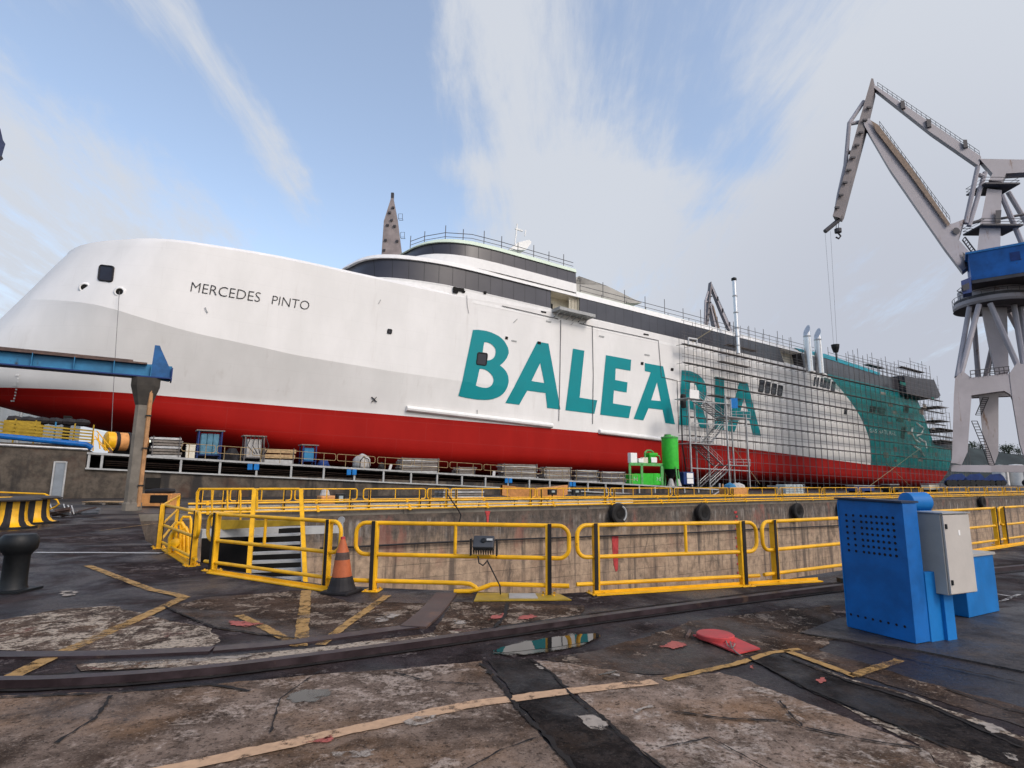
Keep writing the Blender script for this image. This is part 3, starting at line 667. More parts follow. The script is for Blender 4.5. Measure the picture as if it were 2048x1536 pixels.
LET = [
 (z1((275,120),(340,118),(400,126),(440,133),(495,150),(540,170),(585,194),(620,220),(652,254),(675,290),(695,330),(705,370),(706,400),(695,430),(680,462),(660,490),(632,520),(600,547),(626,567),(650,590),(673,618),(690,650),(701,685),(705,720),(705,748),(700,770),(692,802),(680,830),(664,860),(640,890),(608,915),(570,935),(525,950),(480,958),(435,961),(390,960),(340,957),(290,950),(200,935),(110,912)),
  [z1((410,268),(440,269),(462,275),(490,287),(512,304),(532,326),(545,352),(549,380),(547,405),(540,430),(527,452),(510,468),(490,480),(450,487),(378,478)), z1((355,588),(385,590),(412,596),(445,611),(470,630),(492,651),(510,677),(519,700),(522,722),(520,742),(513,764),(503,781),(490,795),(470,808),(450,815),(425,817),(400,815),(350,804),(312,790))]),
 (z1((1050,260),(1185,285),(1330,1078),(1172,1058),(1150,880),(930,850),(838,1020),(672,998)), [z1((1085,518),(1135,760),(980,735))]),
 (z1((1480,345),(1617,370),(1560,935),(1772,968),(1738,1130),(1390,1087)), []),
 (z2((180,172),(467,225),(458,350),(290,322),(285,455),(425,482),(415,598),(270,572),(260,722),(468,755),(440,890),(115,850)), []),
 (z2((622,262),(830,300),(965,960),(855,945),(825,795),(665,775),(605,915),(495,898),(690,368),(622,352)), [z2((760,480),(805,695),(695,685))]),
 (z2((1040,345),(1080,346),(1120,350),(1160,361),(1200,378),(1238,401),(1270,430),(1296,466),(1315,510),(1324,555),(1325,600),(1317,640),(1302,680),(1283,712),(1258,742),(1285,800),(1360,1010),(1250,995),(1180,795),(1128,785),(1125,975),(1012,965)), [z2((1137,475),(1160,478),(1182,490),(1202,512),(1214,540),(1219,580),(1215,620),(1205,652),(1190,674),(1170,686),(1132,690))]),
 (z2((1422,415),(1525,430),(1525,1025),(1415,1012)), []),
 (z2((1700,470),(1790,485),(1945,1090),(1850,1078),(1812,915),(1695,900),(1640,1050),(1545,1035)), [z2((1752,660),(1797,815),(1712,805))])]
m = MB()
for o_, hs in LET: decal(m, o_, hs)
m.build('large_lettering', TEAL, ship)
def text_mesh(txt):
    cu = bpy.data.curves.new('txt', 'FONT'); cu.body = txt; cu.size = 1.; cu.resolution_u = 3; cu.offset = -.012; ob = bpy.data.objects.new('txt', cu); C.objects.link(ob)
    dg = bpy.context.evaluated_depsgraph_get(); me = bpy.data.meshes.new_from_object(ob.evaluated_get(dg)); vs = [v.co.copy() for v in me.vertices]; fs = [tuple(p.vertices) for p in me.polygons]
    bpy.data.objects.remove(ob); bpy.data.curves.remove(cu); bpy.data.meshes.remove(me); return vs, fs
def hull_text(name, txt, bl, br, tl, mat, proud=.05, surf=hull_px):
    """text stretched between the baseline ends bl, br (pixels of the photograph's lettering) with cap height at tl"""
    vs, fs = text_mesh(txt); x0 = min(v.x for v in vs); x1 = max(v.x for v in vs); y1 = max(v.y for v in vs); y0 = min(v.y for v in vs)
    y0 = 0
    m = MB(); out = []
    for v in vs:
        u = (v.x - x0) / (x1 - x0); q = (v.y - y0) / (y1 - y0)
        px = bl[0] + (br[0] - bl[0]) * u + (tl[0] - bl[0]) * q; py = bl[1] + (br[1] - bl[1]) * u + (tl[1] - bl[1]) * q
        out.append(surf(px, py, proud))
    m.add(out, fs); return m.build(name, mat, ship)
hull_text('bow_name', 'MERCEDES', (380.5, 583), (519, 604.5), (384, 564), INK)
hull_text('bow_name', 'PINTO', (543, 608.5), (617, 620.5), (546, 591), INK)
hull_text('stern_lettering', 'GAS NATURAL', (1739, 864.5), (1792, 871), (1739, 857), WHT)
m = MB()
for a in (((1825, 850), (1822, 865), (1828, 878), (1838, 885)), ((1832, 846), (1846, 856), (1842, 868), (1832, 872)), ((1836, 876), (1850, 884), (1852, 896)), ((1826, 892), (1840, 900), (1848, 912))):
    m.tube([S3(*(lambda q: (q[0], -.05, q[1]))(shp(*p))) for p in a], .28, 5)
m.build('stern_emblem', WHT, ship)
def decal_quad(name, px, mat, proud=.04):
    m = MB(); m.add([hull_px(x, y, proud) for x, y in px], [tuple(range(len(px)))]); return m.build(name, mat, ship)
def rrect(cx, cy, hw, hh, sk=.0, r=.3, n=4, sh_=-.12):
    """rounded rectangle in photo pixels, sheared like the ship's verticals"""
    pts = []
    for qx, qy, a0 in ((1, -1, -90), (1, 1, 0), (-1, 1, 90), (-1, -1, 180)):
        for k in range(n + 1):
            a = R(a0 + 90 * k / n); rr = r * min(hw, hh)
            x = qx * (hw - rr) + cos(a) * rr; y = qy * (hh - rr) + sin(a) * rr
            pts.append((cx + x + y * sh_, cy + y + x * sk))
    return pts
def port(name, cx, cy, hw, hh, mat=GLASSD, rim=BLK, sk=.12):
    m = MB(); m.prism([hull_px(x, y, -.05) for x, y in rrect(cx, cy, hw, hh, sk)], N * -.12); o = m.build(name, mat, ship)
    if rim:
        m = MB(); m.tube([hull_px(x, y, .06) for x, y in rrect(cx, cy, hw * 1.06, hh * 1.06, sk)], .10, 6, True); r_ = m.build('rim', rim, o)
    return o
port('mooring_window', 212, 547, 13, 14); port('mooring_window', 963.5, 718, 9, 11); port('small_port', 779, 663, 3.2, 3.4, sk=.14)
for x, y in ((169, 575), (239, 583.5)):
    c = hull_px(x, y, 0); m = MB(); nn = (N * -1 + UH * -.35).normalized()
    m.lathe([(.66, -.3), (.58, .0), (.44, .08), (.36, .06), (.30, -.2)], c, nn, 18); o = m.build('fairlead', WHT, ship, smooth=True)
    m = MB(); m.lathe([(.34, .04), (.0, .041)], c, nn, 14); m.build('hole', DARK, o)
for x, y, hw, hh in ((917, 578.5, 11, 3.2), (911, 583.5, 5, 2.4), (927, 583, 3, 2.)):
    port('deck_opening', x, y, hw, hh, DARK, None, .2)
for x, y in ((970, 585.5), (1013, 676), (1078, 686), (1344, 739), (1284, 727)): port('small_port', x, y, 2.6 if x != 1078 else 3.4, 2.8, DARK, None, .15)
for x, y in ((1087, 624), (1097, 643), (1292, 669), (1028, 682), (1203, 673), (1294, 710)): port('vent_fin', x, y, 5, 1.4, WHT2 if x not in (1087, 1292) else DARK, None, .2)
for i in range(4): port('side_window', 1522.5 + i * 12.4, 772 + i * 3.1, 4.0, 11 - .6 * i, GLASSD, BLK, .2)
for x, y, hw, hh in ((1629, 763, 1.6, 9), (1635.5, 764, 1.6, 9), (1643, 765, 2.4, 9), (1650, 766, 3., 10), (1657, 768, 3., 10), (1666, 774, 4, 11), (1691, 823, 3, 6)): port('side_window', x, y, hw, hh, GLASSD, None, .2)
for x, y, hw, hh in ((1745, 819, 6, 7), (1762, 823, 8, 8), (1814, 790, 4, 9), (1812, 818, 5, 8), (1800, 840, 7, 4), (1806, 865, 4, 12)): port('stern_opening', x, y, hw, hh, DARK, None, .2)
m = MB()
for a in ((748 - 5, 799 - 5, 748 + 5, 799 + 5), (748 + 5, 799 - 5, 748 - 5, 799 + 5)):
    p, q = hull_px(a[0], a[1], .05), hull_px(a[2], a[3], .05); beam(m, p, q, .06, .28, N)
m.build('thruster_mark', INK, ship)
m = MB()
for x, y in ((37, 750), (36.5, 757), (36, 763), (34.5, 768), (33, 773), (33, 779), (31.5, 785), (30.5, 791), (29, 797), (27.5, 802)):
    for k in range(2 if y in (750, 773, 802) else 1):
        c = [(x - 2 - k * 4, y - 1.6), (x + 1.6 - k * 4, y - 1.3), (x + 1.4 - k * 4, y + 1.7), (x - 2.2 - k * 4, y + 1.4)]; m.add([hull_px(a, b, .05) for a, b in c], [(0, 1, 2, 3)])
m.build('draft_marks', WHT, ship)
# rubbing bars, pipes, hoses and seams on the side
for a, b, nm in (((812, 817), (1103, 851.5), 0), ((1197, 863.5), (1352, 882), 1)):
    m = MB(); n_ = 24
    m.tube([hull_px(a[0] + (b[0] - a[0]) * i / n_, a[1] + (b[1] - a[1]) * i / n_, .18) for i in range(n_ + 1)], .37, 10); m.build('rubbing_bar', WHT, ship, smooth='auto')
def seam(px, r=.05, mat=DSTEEL, name='seam_pipe'):
    m = MB(); pts = []
    for (x0, y0), (x1, y1) in zip(px, px[1:]):
        k = max(2, int(hypot(x1 - x0, y1 - y0) / 12))
        pts += [hull_px(x0 + (x1 - x0) * i / k, y0 + (y1 - y0) * i / k, .10) for i in range(k)]
    pts.append(hull_px(*px[-1], .10)); m.tube(pts, r, 5); return m.build(name, mat, ship)
seam([(1004, 612), (1116, 638)]); seam([(1158, 647), (1316, 681), (1322, 752)]); seam([(1322, 754), (1353.6, 761.5), (1357, 866)]); seam([(1121, 640), (1119.5, 740), (1117, 842)]); seam([(1184, 652), (1186, 750), (1184.5, 848)])
seam([(933, 590), (934, 610), (937, 627)], .03)
for px in ([(410, 615), (415, 626)], [(761, 600), (757, 607)], [(1027, 645), (1034, 638)], [(1141, 650), (1146, 645)], [(954, 820), (954, 828)]): seam(px, .05, WHT2, 'weld_pad')
# ---- deckhouses
P1 = [(21.6, 13), (21.75, 11), (22.2, 8.8), (22.6, 6.9), (23.4, 5.0), (24.9, 3.3), (27.3, 1.9), (30.5, .85), (34.1, .2), (38, .0)]
P2 = [(29.7, 13), (29.85, 11), (30.2, 8.9), (30.6, 6.6), (31.3, 4.7), (32.2, 3.3), (33.3, 2.2), (35.2, 1.1), (38, .35), (42, .05)]
def plan(tab, s_last, extra=0., n=6):
    L = []
    for (a, ya), (b, yb) in zip(tab, tab[1:]):
        for k in range(3): L.append((a + (b - a) * k / 3, lerp_t(tab, a + (b - a) * k / 3)))
    L.append(tab[-1]); k = max(1, int((s_last - tab[-1][0]) / 4))
    for i in range(1, k + 1): L.append((tab[-1][0] + (s_last - tab[-1][0]) * i / k, 0.))
    return L
def shell(name, L, lev, mat, roof=True, back=True, par=ship):
    """walls following the plan L at levels lev = [(h, inset, forward shift)], mirrored to the far side"""
    m = MB(); n = len(L); full = L + [(s, 26 - y) for s, y in reversed(L)]; nf = len(full)
    for h, ins, sh_ in lev:
        for s, y in full:
            fr = max(0, 1 - (s - L[0][0]) / 12.); yy = (y - 13) * (13 - ins) / 13 + 13
            m.v.append(S3(s + sh_ * fr + (ins * fr), yy, h))
    for i in range(len(lev) - 1):
        for j in range(nf if back else nf - 1):
            if not back and j == n - 1: pass
            k = (j + 1) % nf; m.f.append((i * nf + j, i * nf + k, (i + 1) * nf + k, (i + 1) * nf + j))
    if roof:
        o = (len(lev) - 1) * nf
        for j in range(n - 1): m.f.append((o + j, o + j + 1, o + nf - 2 - j, o + nf - 1 - j))
    o = m.build(name, mat, par); o.data.shade_smooth(); md = o.modifiers.new('es', 'EDGE_SPLIT'); md.split_angle = R(25); return o
L1a = plan(P1, 51.9)
shell('deckhouse_base', plan(P1, 116.), [(27.3, -.02, -1.6), (29.15, .06, -.6)], WHT, False)
shell('window_band', L1a, [(29.14, .12, -.5), (32.15, .22, .5)], BAND, False)
shell('window_sill', L1a, [(29.05, .02, -.7), (29.2, .02, -.6), (29.2, .2, -.5)], WHT, False)
Lf = plan(P1, 57.6)
shell('roof_edge', Lf, [(32.1, .2, .4), (32.12, -.05, .2), (32.75, .15, .5), (32.85, .5, .9)], WHT, True)
L2 = plan(P2, 57.0)
shell('bridge_wall', L2, [(32.8, -.05, -1.2), (34.35, .05, -.4)], WHT, False)
shell('bridge_window_band', L2, [(34.34, .1, -.4), (36.3, .2, .6)], BAND, False)
shell('bridge_roof', L2, [(36.25, .15, .5), (36.3, .0, .4), (36.95, .25, .9), (37.05, .8, 1.3)], TRIM, True)
# balcony opening between the bands
m = MB(); m.quad(S3(51.9, 2.6, 28.9), S3(57.7, 2.6, 28.9), S3(57.7, 2.6, 32.2), S3(51.9, 2.6, 32.2)); m.quad(S3(51.95, .1, 28.9), S3(51.95, 2.6, 28.9), S3(51.95, 2.6, 32.2), S3(51.95, .1, 32.2)); m.quad(S3(57.65, .1, 28.9), S3(57.65, 2.6, 28.9), S3(57.65, 2.6, 32.2), S3(57.65, .1, 32.2)); m.quad(S3(51.9, 0, 29.1), S3(57.7, 0, 29.1), S3(57.7, 2.6, 29.1), S3(51.9, 2.6, 29.1)); m.quad(S3(51.9, .1, 32.1), S3(57.7, .1, 32.1), S3(57.7, 2.6, 32.1), S3(51.9, 2.6, 32.1))
o = m.build('balcony_recess', CREAM, ship)
m = MB(); m.box(S3(53.3, 2.5, 30.0), (1.5, .1, 1.9), (SX, N, SZ)); m.build('door', DARK, o)
m = MB()
for i in range(6): m.box(S3(56.0 + i * .3, .6, 30.6), (.16, .06, 2.9), (SX, N, SZ))
m.build('slats', CREAM, o)
m = MB(); c = shp(1104, 622); d = shp(1172, 635); m.prism([S3(c[0], -2., c[1] - .2), S3(d[0] + .3, -2., c[1] - .2), S3(d[0] + .3, .0, c[1] - .2), S3(c[0], 0, c[1] - .2)], SZ * .5)
for i in range(6): beam(m, S3(c[0] + .4 + i * 1.2, -1.9, c[1] - .25), S3(c[0] + .4 + i * 1.2, 0, c[1] - .9), .1, .1)
m.build('balcony_platform', WHT2, ship)
# middle and aft window bands
m = MB(); m.prism([S3(57.7, .0, 29.15), S3(114.3, .0, 29.0), S3(112.7, .0, 32.1), S3(57.7, .0, 32.1)], N * 26); m.build('window_band', BAND, ship)
m = MB(); m.prism([S3(57.0, -.1, 32.1), S3(128, -.1, 32.1), S3(129, .2, 32.9), S3(57.0, .2, 33.1)], N * 25.8); m.build('roof_edge', WHT, ship)
m = MB(); m.prism([S3(57.2, .45, 33.1), S3(118, .45, 32.95), S3(118, .6, 33.1), S3(57.2, .6, 33.35)], N * 24.8); m.build('deck_trim', TRIM, ship)
m = MB(); m.prism([S3(112.7, 2.2, 28.8), S3(127, 2.2, 28.6), S3(127, 2.2, 32.2), S3(112.7, 2.2, 32.2)], N * 22); m.build('lifeboat_recess', CREAM, ship)
q = [shp(*p) for p in ((1601, 700), (1660, 716), (1750, 748), (1819, 762), (1835, 800), (1700, 760), (1608, 734))]
m = MB(); m.prism([S3(s, .02, h) for s, h in q], N * 25.96); m.build('aft_dark_band', BAND, ship)
q = [shp(*p) for p in ((1590, 696), (1650, 708), (1760, 746), (1758, 751), (1650, 716), (1600, 703))]
m = MB(); m.prism([S3(s, -.1, h) for s, h in q], N * 26.2); m.build('aft_roof_edge', paint('teal_trim', (.01, .28, .36), .4), ship)
q = [shp(*p) for p in ((1795, 752), (1819, 757.5), (1855, 761), (1868, 792), (1863, 798), (1836, 801), (1800, 790))]
m = MB(); m.prism([S3(s, -1.6, h) for s, h in q], N * 29.2); m.build('stern_wing', paint('stern_wing_paint', (.05, .048, .055), .5), ship)
m = MB(); m.prism([S3(s, 5., h) for s, h in [shp(1158, 552, 5), (58.5, 36.2), shp(1215, 572, 5), shp(1284, 606, 5), shp(1200, 606, 5), (58, 32.9)]], N * 16); m.build('funnel_casing', CASING, ship)
# mast on the bridge roof
m = MB(); a = [shp(*p, 13) for p in ((1012, 492), (1046, 493), (1058, 478), (1053, 473), (1030, 478))]
m.prism([S3(s, 12, h - 1.) for s, h in a], N * 2); m.tube([S3(a[4][0], 13, a[4][1] - 1), S3(a[4][0] + .4, 13, a[4][1] + 3.)], .16, 6); m.tube([S3(a[3][0] - .4, 13, a[3][1]), S3(a[3][0] - .2, 13, a[3][1] + 1.2)], .12, 6); m.box(S3(a[4][0] + .8, 13, a[4][1] + 2), (1.6, .25, .25), (SX, N, SZ)); m.build('mast', WHT, ship)
# guard rail of scaffold tubes round the roofs
def roof_rail(L, h, hh, step, name, r=.055):
    m = MB(); pts = [S3(s, y, h) for s, y in L]; acc = 0; tops = [p + SZ * hh * .55 for p in pts]
    m.tube(tops, r, 5); m.tube([p + SZ * hh * .28 for p in pts], r * .8, 5)
    last = None
    for p in pts:
        if last is None or (p - last).length > step: m.tube([p - SZ * .4, p + SZ * hh * random.uniform(.85, 1.15)], r * 1.15, 5); last = p
    return m.build(name, DSTEEL, ship)
def dens(L, d=1.):
    o = []
    for (a, b), (c, e) in zip(L, L[1:]):
        k = max(1, int(hypot(c - a, e - b) / d)); o += [(a + (c - a) * i / k, b + (e - b) * i / k) for i in range(k)]
    return o + [L[-1]]
roof_rail(dens([(31.5, 9), (32.5, 6), (34.5, 3), (38, 1.2), (43, .9), (57, .9)]), 37.0, 2.3, 2.6, 'roof_guard_rail')
roof_rail(dens([(40, 13), (41, 6), (57, 6)]), 37.2, 2.0, 3.6, 'roof_guard_rail')
roof_rail(dens([(58.5, .9), (128, .9)]), 33.0, 2.9, 4.2, 'roof_guard_rail')
roof_rail(dens([(60, 4.), (90, 4.)]), 33.0, 2.5, 5., 'roof_guard_rail')
roof_rail(dens([(134, .9), (160, .9)]), 32.9, 2.6, 3.4, 'roof_guard_rail')
roof_rail(dens([(158, .9), (183, .9)]), 32.2, 3.0, 3.4, 'roof_guard_rail')
# keel blocks under the hull, near black to stand in for its shade
for i in range(26):
    s = -2 + i * 7.; kb = S3(s, 13, keel(s))
    for y in (13,):
        b = S3(s, y, keel(s) + (.35 if y < 10 else 0)); zt = b.z; zb = dz_top(min(95, s)) - .1
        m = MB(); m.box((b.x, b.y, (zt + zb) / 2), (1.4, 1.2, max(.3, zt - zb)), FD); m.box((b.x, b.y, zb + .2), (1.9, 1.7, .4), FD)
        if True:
            tag(m.build('keel_block', DARK, loc=(b.x, b.y, zb)), 'rust and timber support block coloured near black as shade under the red hull', 'keel block', 'support blocks under the ferry')
# mooring lines from the bow fairlead
c = hull_px(239, 586, .6); d = at_p(222, 890, 62); m = MB(); m.tube([c + (d - c) * (i / 10) + V((0, 0, -.9 * sin(pi * i / 10))) for i in range(11)], .028, 5); tag(m.build('rope', DSTEEL, loc=d), 'thin rope hanging from the bow fairlead to the slipway deck', 'rope')

# ================================================================== BARRIERS
def loop_pts(A, e, x0, x1, z0, z1, r, n=5):
    pts = []
    for cx, cz, a0 in ((x1 - r, z1 - r, 90), (x1 - r, z0 + r, 0), (x0 + r, z0 + r, -90), (x0 + r, z1 - r, -180)):
        for k in range(n + 1):
            a = R(a0 - 90 * k / n); pts.append(A + e * (cx + r * cos(a)) + ZZ * (cz + r * sin(a)))
    return pts
def barrier(A, B, label, group, ext=(.30, .30), z1=.98, z0=.52, mids=(.47,), r=.031, bottom=True, near=True, flip=False, bz=.14):
    A, B = V(A), V(B); e = (B - A).normalized(); L = (B - A).length; nn = V((e.y, -e.x, 0))       # nn: towards the yard
    if flip: nn = -nn
    nseg = 10 if near else 6
    t = thing('safety_barrier', label, 'barrier', (A + B) / 2, group); Ac = A
    m = MB(); m.tube(loop_pts(Ac, e, -ext[0], L + ext[1], z0, z1, .15 if near else .12, 5 if near else 3), r, nseg, True); m.build('rail_loop', YEL, t, smooth='auto')
    for k in mids:
        m = MB(); m.tube([Ac + e * (L * k) + ZZ * (z0), Ac + e * (L * k) + ZZ * (z1)], r * .82, nseg); m.build('middle_bar', YEL, t, smooth='auto')
    for x, P in ((0, A), (L, B)):
        m = MB(); m.box(P + ZZ * .5, (.085 if near else .10, .10, 1.0), (e, nn, ZZ)); o = m.build('post', YEL, t, bevel=.006 if near else 0)
        m = MB(); m.box(P + nn * .057 + e * (-.02 if x == 0 else .02) + ZZ * .505, (.055 if near else .07, .014, 1.01), (e, nn, ZZ)); m.build('black_strip', BLK, o)
        if near:
            m = MB(); m.box(P + nn * .02 + ZZ * .008, (.24, .26, .014), (e, nn, ZZ)); b = m.build('base_plate', YEL, t, bevel=.003)
            m = MB()
            for i in (-.08, .08):
                for j in (-.09,.11): m.lathe([(.016, 0), (.016, .022), (.0, .023)], P + e * i + nn * j + ZZ * .014, ZZ, 6)
            m.build('bolts', YEL, b)
    if bottom:
        m = MB(); m.tube([A + ZZ * bz - e * ext[0] * 1.05, B + ZZ * bz + e * ext[1] * 1.05], r * .95, nseg); m.build('bottom_rail', YEL, t, smooth='auto')
    return t, e, nn
def gp(x, y): return at_z(x, y)
near = []
def nb(a, b, label, **k): return barrier(gp(*a), gp(*b), label, 'yellow safety barriers along the near dock edge', **k)
nb((317, 1097), (352, 1050), 'short yellow barrier running away from the corner post at the dock head', ext=(.02, .05), mids=())
nb((318, 1094), (385, 1131), 'short yellow barrier at the dock head corner beside the yellow valve pipes', ext=(.02, .24), mids=())
nb((426, 1141), (651, 1174), 'yellow barrier in front of the dock stair, left of the traffic cone', ext=(.26, .27))
tb, e, nn = nb((746, 1181), (1097, 1191), 'yellow barrier carrying the black floodlight, right of the traffic cone', bottom=False, mids=(.47,))
A, B = gp(746, 1181), gp(1097, 1191); L = (B - A).length
f = lambda x, z: A + e * x + ZZ * z
m = MB(); m.tube([f(-.5, .14), f(L * .52, .14), f(L * .56, .13), f(L * .59, .09), f(L * .60, .05)], .032, 10); m.build('bottom_rail', YEL, tb, smooth='auto')
m = MB(); m.tube([f(L * .47, .02), f(L * .56, .03), f(L * .62, .07), f(L * .68, .13), f(L * .74, .14), f(L + .3, .14)], .032, 10); m.build('bottom_rail', YEL, tb, smooth='auto')
nb((1193, 1187), (1487, 1171), 'yellow barrier right of the floodlight with a middle bar, straddling the red wall stripe', mids=(.60,))
nb((1553, 1164), (1830, 1126), 'yellow barrier partly hidden behind the blue cabinet', mids=(.45,))
nb((1868, 1110), (1996, 1091), 'yellow barrier showing between the grey box and the right edge posts', mids=(.35,))
nb((2013, 1088), (2160, 1066), 'yellow barrier cut by the right edge of the picture', mids=(.5,))
# yellow angle strips and sheets along the near edge
for a, b, lb in (((330, 1100), (384, 1134), 'short yellow angle strip at the dock head corner'), ((420, 1146), (652, 1182), 'yellow angle strip along the dock edge below the stair barrier'), ((1190, 1191), (1640, 1163), 'long yellow angle strip along the dock edge right of the floodlight'), ((1900, 1112), (2150, 1072), 'yellow angle strip along the dock edge right of the grey box')):
    m = MB(); A_, B_ = gp(*a), gp(*b); beam(m, A_ + ZZ * .012, B_ + ZZ * .012, .14, .016); beam(m, A_ + ZZ * .03 + V((0, .07, 0)), B_ + ZZ * .03 + V((0, .07, 0)), .012, .05)
    tag(m.build('edge_strip', YEL, loc=A_), lb, 'edge strip')
m = MB(); m.prism([at_z(x, y, .006) for x, y in ((948, 1203), (1143, 1201), (1118, 1189), (955, 1187))], ZZ * .014)
o = tag(m.build('steel_sheet', YEL2, loc=gp(1040, 1196)), 'flat yellow steel sheet lying on the dock edge under the floodlight', 'steel sheet')
m = MB(); m.prism([at_z(x, y, .022) for x, y in ((1018, 1197), (1076, 1197), (1070, 1188), (1018, 1188))], ZZ * .012)
o2 = tag(m.build('metal_label', ZINC, loc=gp(1045, 1192)), 'small grey metal plate lying on the yellow sheet', 'plate')
# far side of the dock
FPX = [(397, 455), (461, 583), (590, 714), (727, 851), (855, 898), (902, 1070), (1074, 1217), (1221, 1344), (1349, 1456), (1461, 1556), (1560, 1643), (1646, 1716), (1719, 1783), (1787, 1841), (1844, 1890), (1893, 1934), (1937, 1971), (1974, 2007), (2010, 2036), (2039, 2062)]
FP = 31.0
for i, (a, b) in enumerate(FPX):
    s0, s1 = s_of(at_p(a, 985, FP)), s_of(at_p(b, 985, FP)); L = s1 - s0; d = min(.35, L * .12)
    lab = f'small yellow barrier on the far dock edge, {ORD[i]} from the left end'
    if i == 4: lab = 'shortest of the yellow barriers on the far dock edge'
    barrier(sp(s0 + d, FP), sp(s1 - d, FP), lab, 'yellow safety barriers along the far dock edge', ext=(d, d), z1=1.06, z0=.50, r=.036, near=False, bottom=False, mids=(.5,) if L < 5.2 and i != 4 else () if i == 4 else (.33, .67))
for z, p, nm in ((.40, 30.9, 'uppermost of the yellow pipes running along the far dock edge'), (.16, 30.55, 'middle of the yellow pipes running along the far dock edge'), (.0, 30.42, 'lowest of the yellow pipes running along the far dock edge')):
    m = MB(); m.tube([sp(2.2, p, z), sp(40, p, z), sp(90, p, z), sp(280, p, z)], .05, 8); t = tag(m.build('edge_pipe', YEL, loc=sp(1, p)), nm, 'pipe')
    for k in range(24):
        m = MB(); m.box(sp(3 + k * 5, p + .02, z), (.12, .16, .16), FD); m.build('clamp', YEL, t)
m = MB()
for k in range(11): m.box(sp(3.5 + k * 2.6, 31.3, .13), (2.5, .3, .26), FD)
tag(m.build('kerb', CREAM, loc=sp(3, 31.3)), 'pale kerb behind the yellow pipes on the far dock edge', 'kerb')
m = MB(); m.box(sp(140, 30.7, -.16), (280, .22, .3), FD); struct(m.build('dock_coping', CONC))
# tyres hung as fenders
TY = [(1232, 1027), (1401, 1026), (1590, 1022), (1681, 1018), (1960, 1004)]
TL = ['large tyre with a worn white sidewall hung on the far dock wall', 'black tyre hung on the far dock wall below the green silo and stair tower', 'black tyre hung on the far dock wall left of the blue cabinet', 'black tyre on the far dock wall half hidden by the blue cabinet', 'black tyre on the far dock wall above the grey box, rightmost of the row']
for (x, y), lb in zip(TY, TL):
    c = at_p(x, y, 30.45)
    t = thing('tyre_fender', lb, 'tyre', c, 'tyres hung on the far dock wall')
    m = MB(); R1 = .72; prof = [(.36, -.16), (.42, -.2), (.62, -.21), (R1, -.14), (R1 + .02, 0), (R1, .14), (.62, .21), (.42, .2), (.36, .16), (.34, 0), (.36, -.16)]
    m.lathe(prof, c - N * .25, N, 28); m.build('tyre_wall', TYRE, t, smooth='auto')
    m = MB(); m.lathe([(.34, -.04), (.30, .05), (.0, .05)], c - N * .25, N, 20); m.build('hub', RUSTY if x > 1300 else DARK, t)
    if x == 1232:
        m = MB(); pts = [c - N * .465 + UH * (.52 * cos(a)) + ZZ * (.52 * sin(a)) for a in [R(-60 + 12 * k) for k in range(12)]]; m.tube(pts, .07, 6); m.build('white_patch', WHT2, t)
    m = MB(); m.tube([c - N * .25 + ZZ * .6, c - N * .1 + ZZ * (-c.z + .02)], .025, 5); m.build('rope', BLK, t)
# hose along the wall, thin cable over the edge
m = MB(); m.tube([at_p(x, y, 30.4) for x, y in ((640, 1096), (720, 1093), (850, 1086), (960, 1081), (1100, 1076), (1350, 1067), (1520, 1058), (1700, 1050))], .055, 6); tag(m.build('hose', BLK, loc=at_p(640, 1096, 30.4)), 'long dark hose sagging along the far dock wall', 'hose')
for px, lb in (([(896, 990), (905, 1004), (914, 1016), (922, 1030), (918, 1046)], 'dark cable dropping over the far dock edge near the shortest barrier'), ):
    m = MB(); m.tube([at_p(x, y, 30.2) for x, y in px], .04, 5); tag(m.build('cable', BLK, loc=at_p(*px[0], 30.2)), lb, 'cable')
# red stripe and stains painted on the wall
for px, nm in (([(1224, 1072), (1237, 1071), (1236, 1140), (1232, 1144), (1228, 1130), (1225, 1100)], 'red_wall_mark'), ([(970, 1022), (981, 1022), (978, 1032), (977, 1048), (974, 1048), (973, 1032)], 'red_wall_mark')):
    m = MB(); m.prism([at_p(x, y, 30.57) for x, y in px], N * .02); struct(m.build(nm, REDM))
for k in range(16):
    m = MB(); z = -.9 - k * .34
    a = at_p(1470, 1000, 30.56); s = s_of(a); m.box(sp(s + (k % 2) * .12, 30.57, z), (.34 - .1 * (k % 2), .03, .17), FD); struct(m.build('draught_mark', REDM))

# ================================================================== DOCK STAIR AND GATE FRAME AT THE HEAD
Y0 = 13.2
t = thing('dock_stair', 'yellow framed stair with grey treads going down into the dock', 'stair', at_y(545, 1110, Y0))
def fy(x, y, Y=Y0): return at_y(x, y, Y)
m = MB()
m.tube([fy(392, 1120, 15.4), fy(394, 985, 15.4), fy(398, 978, 15.4), fy(508, 978, 15.4), fy(511, 982, 15.4), fy(511, 1012, 15.4), fy(507, 1019, 15.4), fy(394, 1020, 15.4)], .03, 8); m.build('handrail', YEL, t, smooth='auto')
m = MB(); m.tube([fy(514, 1020, 15.), fy(514, 982, 15.), fy(519, 978, 15.), fy(598, 978, 15.), fy(603, 981, 15.)], .03, 8); m.build('handrail', YEL, t, smooth='auto')
for x in (424, 455, 481):
    m = MB(); m.tube([fy(x, 979, 15.4), fy(x, 1052 if x != 455 else 1020, 15.4)], .024, 6); m.build('baluster', YEL, t)
for (a, b, c, d) in ((509, 980, 497, 1152), (602, 980, 611, 1168)):
    m = MB(); beam(m, fy(a, b, 14.6), fy(c, d, 12.4), .07, .09, V((1, 0, 0))); m.build('stringer', YEL, t)
m = MB(); m.prism([fy(x, y, 14.6) for x, y in ((432, 1040), (600, 1041), (600, 1050), (434, 1060))], V((0, .1, 0))); m.build('yellow_panel', YEL2, t)
m = MB(); beam(m, fy(400, 1067, 14.4), fy(680, 1058, 17.), .3, .2); m.build('landing_beam', WHT2, t)
